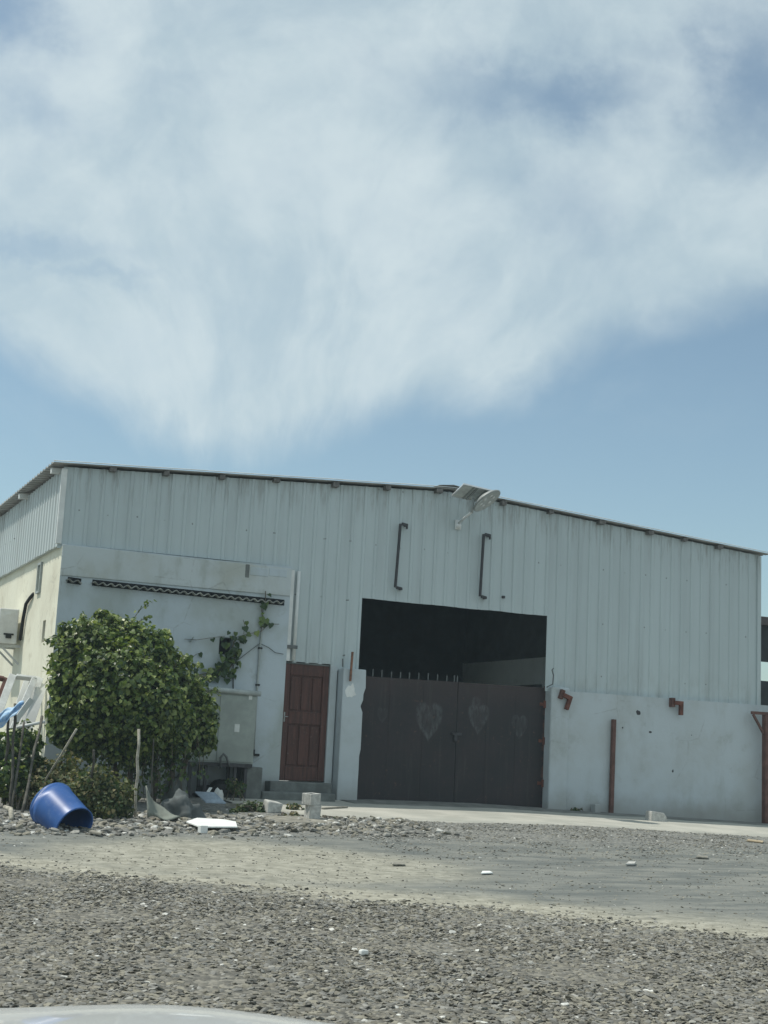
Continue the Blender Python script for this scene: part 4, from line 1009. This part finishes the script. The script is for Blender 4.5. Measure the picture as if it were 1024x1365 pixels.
# loose stones: rubble by the bush, pale gravel by the apron, dark gravel in front
bm = bmesh.new(); bmesh.ops.create_icosphere(bm, subdivisions=1, radius=.5); bm.verts.ensure_lookup_table()
ICO_F = [[v_.index for v_ in f.verts] for f in bm.faces]; ICO_V = np.array([v_.co[:] for v_ in bm.verts]); bm.free()
ICO_V *= (1+rng.uniform(-.18, .18, (len(ICO_V), 1)))
def stones(name, pts, smin, smax, p, kind_pow=2.0, flat=(.35, .7), sink=.2, label=None, cat=None):
    pts = np.asarray(pts); n = len(pts)
    s = smin+(smax-smin)*rng.random(n)**kind_pow
    a = rng.uniform(0, 2*np.pi, n); tx = rng.normal(0, .25, n); ty = rng.normal(0, .25, n)
    ca, sa = np.cos(a), np.sin(a); o0 = np.zeros(n); i1 = np.ones(n)
    Rz = np.stack([np.stack([ca, -sa, o0], 1), np.stack([sa, ca, o0], 1), np.stack([o0, o0, i1], 1)], 1)
    Rx = np.stack([np.stack([i1, o0, o0], 1), np.stack([o0, np.cos(tx), -np.sin(tx)], 1), np.stack([o0, np.sin(tx), np.cos(tx)], 1)], 1)
    Ry = np.stack([np.stack([np.cos(ty), o0, np.sin(ty)], 1), np.stack([o0, i1, o0], 1), np.stack([-np.sin(ty), o0, np.cos(ty)], 1)], 1)
    Sc = np.zeros((n, 3, 3)); Sc[:, 0, 0] = s*rng.uniform(.9, 1.35, n); Sc[:, 1, 1] = s*rng.uniform(.65, 1.0, n); fz = s*rng.uniform(*flat, n); Sc[:, 2, 2] = fz
    Rm = Rz @ Rx @ Ry @ Sc
    T_ = np.array([(x, y, gz(x, y)) for x, y in pts]); T_[:, 2] += fz*(.5-sink)
    o = inst(name, ICO_V, ICO_F, Rm, T_, rng.choice(len(STONES), n, p=p), STONES, smooth=False)
    return tag(o, label, cat, kind='stuff')
def scatter(n, x0, x1, y0, y1, cond):
    out = []
    while len(out) < n:
        x, y = random.uniform(x0, x1), random.uniform(y0, y1)
        if cond(x, y): out.append((x, y))
    return out
def inview(x, y, mg=90):
    d = V((x, y, gz(x, y)))-CAM; z = d.dot(Fv)
    if z < 4: return False
    px = 512+FPX*d.dot(Rv)/z; py = 682.5-FPX*d.dot(Uv)/z
    return -mg*2 < px < 1024+mg*2 and py < 1365+mg
edge = lambda x: -13.0-.92*(x+6.6)
wobn = lambda x, y: 1.0*mnoise.noise(V((x*.8, y*.8, 2)))
stones('gravel', scatter(78000, -15, 0, -20, -8, lambda x, y: y < edge(x)+wobn(x, y)*.6-.1+random.gauss(0, .22)+abs(random.gauss(0, .35)) and inview(x, y) and random.random() < .72+.9*mnoise.noise(V((x*1.1, y*1.1, 9)))), .010, .060, [.12, .27, .285, .235, .08, .01], 2.0, (.18, .40), .36,
       label='loose dark gravel covering the foreground', cat='gravel')
stones('pale_gravel', scatter(9000, -4.5, 8, -8.2, -3.4, lambda x, y: y < -3.45-.13*max(0, x-1.5)+.1*random.random() and random.random() < min(1, 1.15-(abs(y)-3.4)/4.6) and inview(x, y, 40)), .012, .05, [.05, .12, .35, .25, .19, .04], 2.4, (.25, .5), .35,
       label='pale loose gravel along the edge of the concrete apron', cat='gravel')
stones('rubble', scatter(5200, -9.6, -2.6, -6.7, -1.2, lambda x, y: random.random() < math.exp(-((y+4.9+.35*(x+6.5)*-.6)/.95)**2) and not (x > -4.6 and y > -3.3)), .02, .15, [.05, .14, .28, .25, .20, .08], 3.4, (.3, .65), .3,
       label='broken stones and rubble in front of the bush and cabinet', cat='rubble')
stones('track_stones', scatter(11000, -11, 6, -15, -5, lambda x, y: y > edge(x)-.3 and inview(x, y, 40)), .007, .040, [.08, .17, .3, .30, .13, .02], 4.5, (.25, .5), .35,
       label='scattered small stones on the packed dirt track', cat='stones')

# ------------------------------------------------------------------ CAR whose bonnet shows at the lower left
fw = V((math.sin(YAW), math.cos(YAW), 0)); rt = V((math.cos(YAW), -math.sin(YAW), 0))
cz = CAM.z
cbase = V((CAM.x, CAM.y, 0))-rt*.24
car = thing('white_car', 'white car bonnet poking into the lower left foreground', 'car', (cbase.x+fw.x*1.0, cbase.y+fw.y*1.0, gz(CAM.x, CAM.y)))
g0 = gz(cbase.x, cbase.y)
def cp(l, f_, z): return V((cbase.x, cbase.y, z))+rt*l+fw*f_
HN = cz-.312                                   # bonnet nose height
b = MB(); nu, nv = 24, 20
for j in range(nv+1):
    for i in range(nu+1):
        u = -1+2*i/nu; v_ = j/nv
        fl = .62+(1.33-.11*u*u-.08*u**4)*v_ ; z = HN+.10*(1-v_)**1.3-.026*abs(u)**2.2-.03*v_**6+.006*math.cos(u*9)*(abs(u) < .8)
        b.v.append(cp(u*.78, fl, z))
for j in range(nv):
    for i in range(nu): b.f.append([j*(nu+1)+i, j*(nu+1)+i+1, (j+1)*(nu+1)+i+1, (j+1)*(nu+1)+i]); b.m.append(0)
o = b.build('bonnet', M['car'], car, smooth=True); o.modifiers.new('thick', 'SOLIDIFY').thickness = .02
# body sides, nose and bumper as lofted sections
b = MB(); secs = []
for k in range(13):
    v_ = k/12; fl = .55+1.45*v_; hw = .90-.13*v_**3; zt2 = HN-.09-.03*v_+.06*(1-v_); z_b = g0+.24
    secs.append([cp(s_*w_, fl, z_) for s_, w_, z_ in ((-1, hw*.87, zt2), (-1, hw*.97, zt2-.06), (-1, hw, zt2-.25), (-1, hw*.99, z_b+.12), (-1, hw*.9, z_b), (1, hw*.9, z_b), (1, hw*.99, z_b+.12), (1, hw, zt2-.25), (1, hw*.97, zt2-.06), (1, hw*.87, zt2))])
n_ = 10
for s_ in secs: b.v += s_
for k in range(12):
    for i in range(n_-1): b.f.append([k*n_+i, k*n_+i+1, (k+1)*n_+i+1, (k+1)*n_+i]); b.m.append(0)
b.f.append([12*n_+i for i in range(n_)]); b.m.append(0); b.f.append([i for i in range(n_)][::-1]); b.m.append(0)
b.build('front_body', M['car'], car, bevel=.02)
b = MB(); b.box(cp(0, 2.01, g0+.55), (1.0, .05, .22), Matrix.Rotation(-YAW, 3, 'Z')); b.build('grille', M['black'], car, bevel=.01)
for s_ in (-1, 1):
    b = MB(); b.box(cp(s_*.62, 1.985, HN-.19), (.26, .08, .13), Matrix.Rotation(-YAW, 3, 'Z')); b.build('headlight', M['lens'], car, bevel=.02)
    b = MB(); b.lathe([(.20, -.1), (.32, -.1), (.345, -.07), (.345, .07), (.32, .1), (.20, .1)], cp(s_*.84, 1.15, g0+.345), rt, 32); w_ = b.build('wheel', M['tyre'], car, smooth=True)
    b = MB(); b.lathe([(.0, .085), (.06, .09), (.19, .06), (.20, .1)], cp(s_*.84, 1.15, g0+.345), rt*s_, 24); b.build('rim', M['rim'], w_, smooth=True)

# ------------------------------------------------------------------ thin haze added to lift the blacks like windscreen glare
hm = bpy.data.materials.new('glare_haze'); hm.use_nodes = True; hn_ = hm.node_tree; hn_.nodes.clear()
pv = hn_.nodes.new('ShaderNodeVolumePrincipled'); pv.inputs['Density'].default_value = .0011; pv.inputs['Color'].default_value = (.72, .90, 1, 1)
ho = hn_.nodes.new('ShaderNodeOutputMaterial'); hn_.links.new(pv.outputs[0], ho.inputs['Volume'])
b = MB(); b.b2((-420, -420, -3.2), (420, 420, 7.5)); tag(b.build('haze', hm, origin=(0, 0, 0)), kind='stuff')

# ------------------------------------------------------------------ LIGHT, SKY, CAMERA
sun_dir = V((-.45, .25, 1)).normalized()
L_ = bpy.data.lights.new('Sun', 'SUN'); L_.energy = 3.6; L_.angle = math.radians(.53); L_.color = (1, .95, .86)
so_ = bpy.data.objects.new('Sun', L_); so_.rotation_euler = sun_dir.to_track_quat('Z', 'Y').to_euler(); so_.location = (0, 0, 30); COL.objects.link(so_)

w = bpy.data.worlds.new('World'); sc.world = w; w.use_nodes = True; nt = w.node_tree; nt.nodes.clear()
class WT(T):
    def __init__(s): s.t = nt; s.n = nt.nodes; s.co = None
t = WT()
sky = t.n.new('ShaderNodeTexSky'); sky.sky_type = 'NISHITA'; sky.sun_disc = False
sky.sun_elevation = math.asin(sun_dir.z); sky.sun_rotation = math.atan2(sun_dir.x, sun_dir.y)
sky.air_density = 1.0; sky.dust_density = 1.0; sky.ozone_density = .3; sky.altitude = 0
tc = t.n.new('ShaderNodeTexCoord').outputs['Generated']
def dotv(v3):
    q = t.n.new('ShaderNodeVectorMath'); q.operation = 'DOT_PRODUCT'; t.L(tc, q.inputs[0]); q.inputs[1].default_value = v3; return q.outputs['Value']
den = t.math('MAXIMUM', dotv((math.sin(YAW), math.cos(YAW), 0)), .12)
u = t.math('DIVIDE', dotv((math.cos(YAW), -math.sin(YAW), 0)), den); v = t.math('DIVIDE', dotv((0, 0, 1)), den)
def uv(px, py):
    d = ray(px, py); dd = d.x*math.sin(YAW)+d.y*math.cos(YAW); return ((d.x*math.cos(YAW)-d.y*math.sin(YAW))/dd, d.z/dd)
cmb = t.n.new('ShaderNodeCombineXYZ'); t.L(u, cmb.inputs[0]); t.L(v, cmb.inputs[1]); t.co = cmb.outputs[0]
wu = t.math('ADD', u, t.math('MULTIPLY', t.math('SUBTRACT', t.noise(6, 4, .5), .5), .08))
wv = t.math('ADD', v, t.math('MULTIPLY', t.math('SUBTRACT', t.noise(9, 8, .62), .5), .04))
# wisps fanning out from a point low on the left
fx, fy = uv(320, 860)
du = t.math('SUBTRACT', u, fx); dv = t.math('SUBTRACT', v, fy)
ang = t.math('ARCTAN2', dv, du); rad = t.math('SQRT', t.math('ADD', t.math('POWER', du, 2), t.math('POWER', dv, 2)))
c2 = t.n.new('ShaderNodeCombineXYZ'); t.L(t.math('ADD', t.math('MULTIPLY', ang, 1.25), t.math('MULTIPLY', t.noise(4, 4), .5)), c2.inputs[0]); t.L(t.math('MULTIPLY', rad, 2.1), c2.inputs[1])
streak = t.noise(3.2, 9, .60, c2.outputs[0], .35); fine = t.noise(30, 7, .65)
soft = t.noise(5.5, 6, .55)
fc = t.n.new('ShaderNodeFloatCurve'); cv = fc.mapping.curves[0]
pts = []
for px, py in ((-200, 330), (0, 455), (90, 520), (200, 585), (300, 610), (400, 590), (480, 560), (560, 545), (680, 535), (750, 480), (860, 435), (1024, 405), (1200, 350)):
    a_, b_ = uv(px, py); pts.append(((a_+.4)/.8, (b_-.1)/.5))
cv.points[0].location = (0, pts[0][1]); cv.points[1].location = (1, pts[-1][1])
for p_ in pts: cv.points.new(*p_)
fc.mapping.update(); t.L(t.math('DIVIDE', t.math('ADD', wu, .4), .8), fc.inputs['Value'])
vb = t.math('ADD', t.math('ADD', t.math('MULTIPLY', fc.outputs[0], .5), .1), t.math('MULTIPLY', t.math('SUBTRACT', .5, streak), .03))
body = t.ramp(t.math('SUBTRACT', wv, vb), -.020, .030)
hu = t.math('ADD', u, t.math('MULTIPLY', t.math('SUBTRACT', t.noise(13, 6, .6), .5), .13))
hv = t.math('ADD', v, t.math('MULTIPLY', t.math('SUBTRACT', t.noise(17, 6, .62), .5), .085))
hole = None
for px, py, rx, ry, a_ in ((735, 125, 160, 58, .82), (1000, 110, 85, 130, .85), (5, 15, 90, 80, .85), (15, 330, 150, 24, .45), (770, 275, 80, 65, .38), (900, 70, 120, 40, .35), (40, 140, 60, 60, .4), (110, 370, 110, 14, .3), (250, 110, 70, 26, .16)):
    cu, cv_ = uv(px, py)
    g_ = t.math('ADD', t.math('POWER', t.math('DIVIDE', t.math('SUBTRACT', hu, cu), rx/FPX), 2), t.math('POWER', t.math('DIVIDE', t.math('SUBTRACT', hv, cv_), ry/FPX), 2))
    g_ = t.math('MULTIPLY', t.math('EXPONENT', t.math('MULTIPLY', g_, -1)), a_)
    hole = g_ if hole is None else t.math('MAXIMUM', hole, g_)
cl = t.math('MULTIPLY', body, t.math('SUBTRACT', 1, hole))
cl = t.math('MULTIPLY', cl, t.ramp(streak, .32, .60, .86, 1))
cl = t.math('MULTIPLY', cl, t.ramp(soft, .3, .6, .95, 1))
cl = t.math('MULTIPLY', cl, t.ramp(fine, .3, .65, .9, 1))
cl = t.math('MAXIMUM', cl, t.math('MULTIPLY', t.ramp(streak, .5, .8, 0, .16), t.ramp(v, .15, .3)))
b1 = t.n.new('ShaderNodeBackground'); b1.inputs['Strength'].default_value = .10
hs = t.n.new('ShaderNodeHueSaturation'); hs.inputs['Saturation'].default_value = .85; t.L(sky.outputs[0], hs.inputs['Color']); tm = t.n.new('ShaderNodeMix'); tm.data_type = 'RGBA'; tm.blend_type = 'MULTIPLY'; tm.inputs[0].default_value = 1; t.L(hs.outputs[0], tm.inputs[6]); tm.inputs[7].default_value = (1.03, 1.2, 1.17, 1); t.L(tm.outputs[2], b1.inputs['Color'])
b2 = t.n.new('ShaderNodeBackground'); b2.inputs['Color'].default_value = (.60, .71, .75, 1); b2.inputs['Strength'].default_value = 1.0; t.L(t.mix(t.ramp(t.math('ADD', t.math('MULTIPLY', streak, .55), t.math('MULTIPLY', t.noise(4.5, 6, .6), .45)), .36, .62), (.52, .645, .70), (.655, .76, .795)), b2.inputs['Color'])
mx = t.n.new('ShaderNodeMixShader'); t.L(t.math('MULTIPLY', cl, .92), mx.inputs[0]); t.L(b1.outputs[0], mx.inputs[1]); t.L(b2.outputs[0], mx.inputs[2])
ow = t.n.new('ShaderNodeOutputWorld'); t.L(mx.outputs[0], ow.inputs['Surface'])

cam = bpy.data.cameras.new('Camera'); co = bpy.data.objects.new('Camera', cam); COL.objects.link(co)
cam.sensor_fit = 'HORIZONTAL'; cam.sensor_width = 36; cam.lens = 36*FPX/1024; cam.clip_start = .05; cam.clip_end = 2000
mw = Matrix((Rv, Uv, -Fv)).transposed().to_4x4(); mw.translation = CAM; co.matrix_world = mw
sc.camera = co
sc.view_settings.view_transform = 'Standard'; sc.view_settings.look = 'None'; sc.view_settings.exposure = 0; sc.view_settings.gamma = 1
sc.cycles.max_bounces = 8; sc.cycles.diffuse_bounces = 4
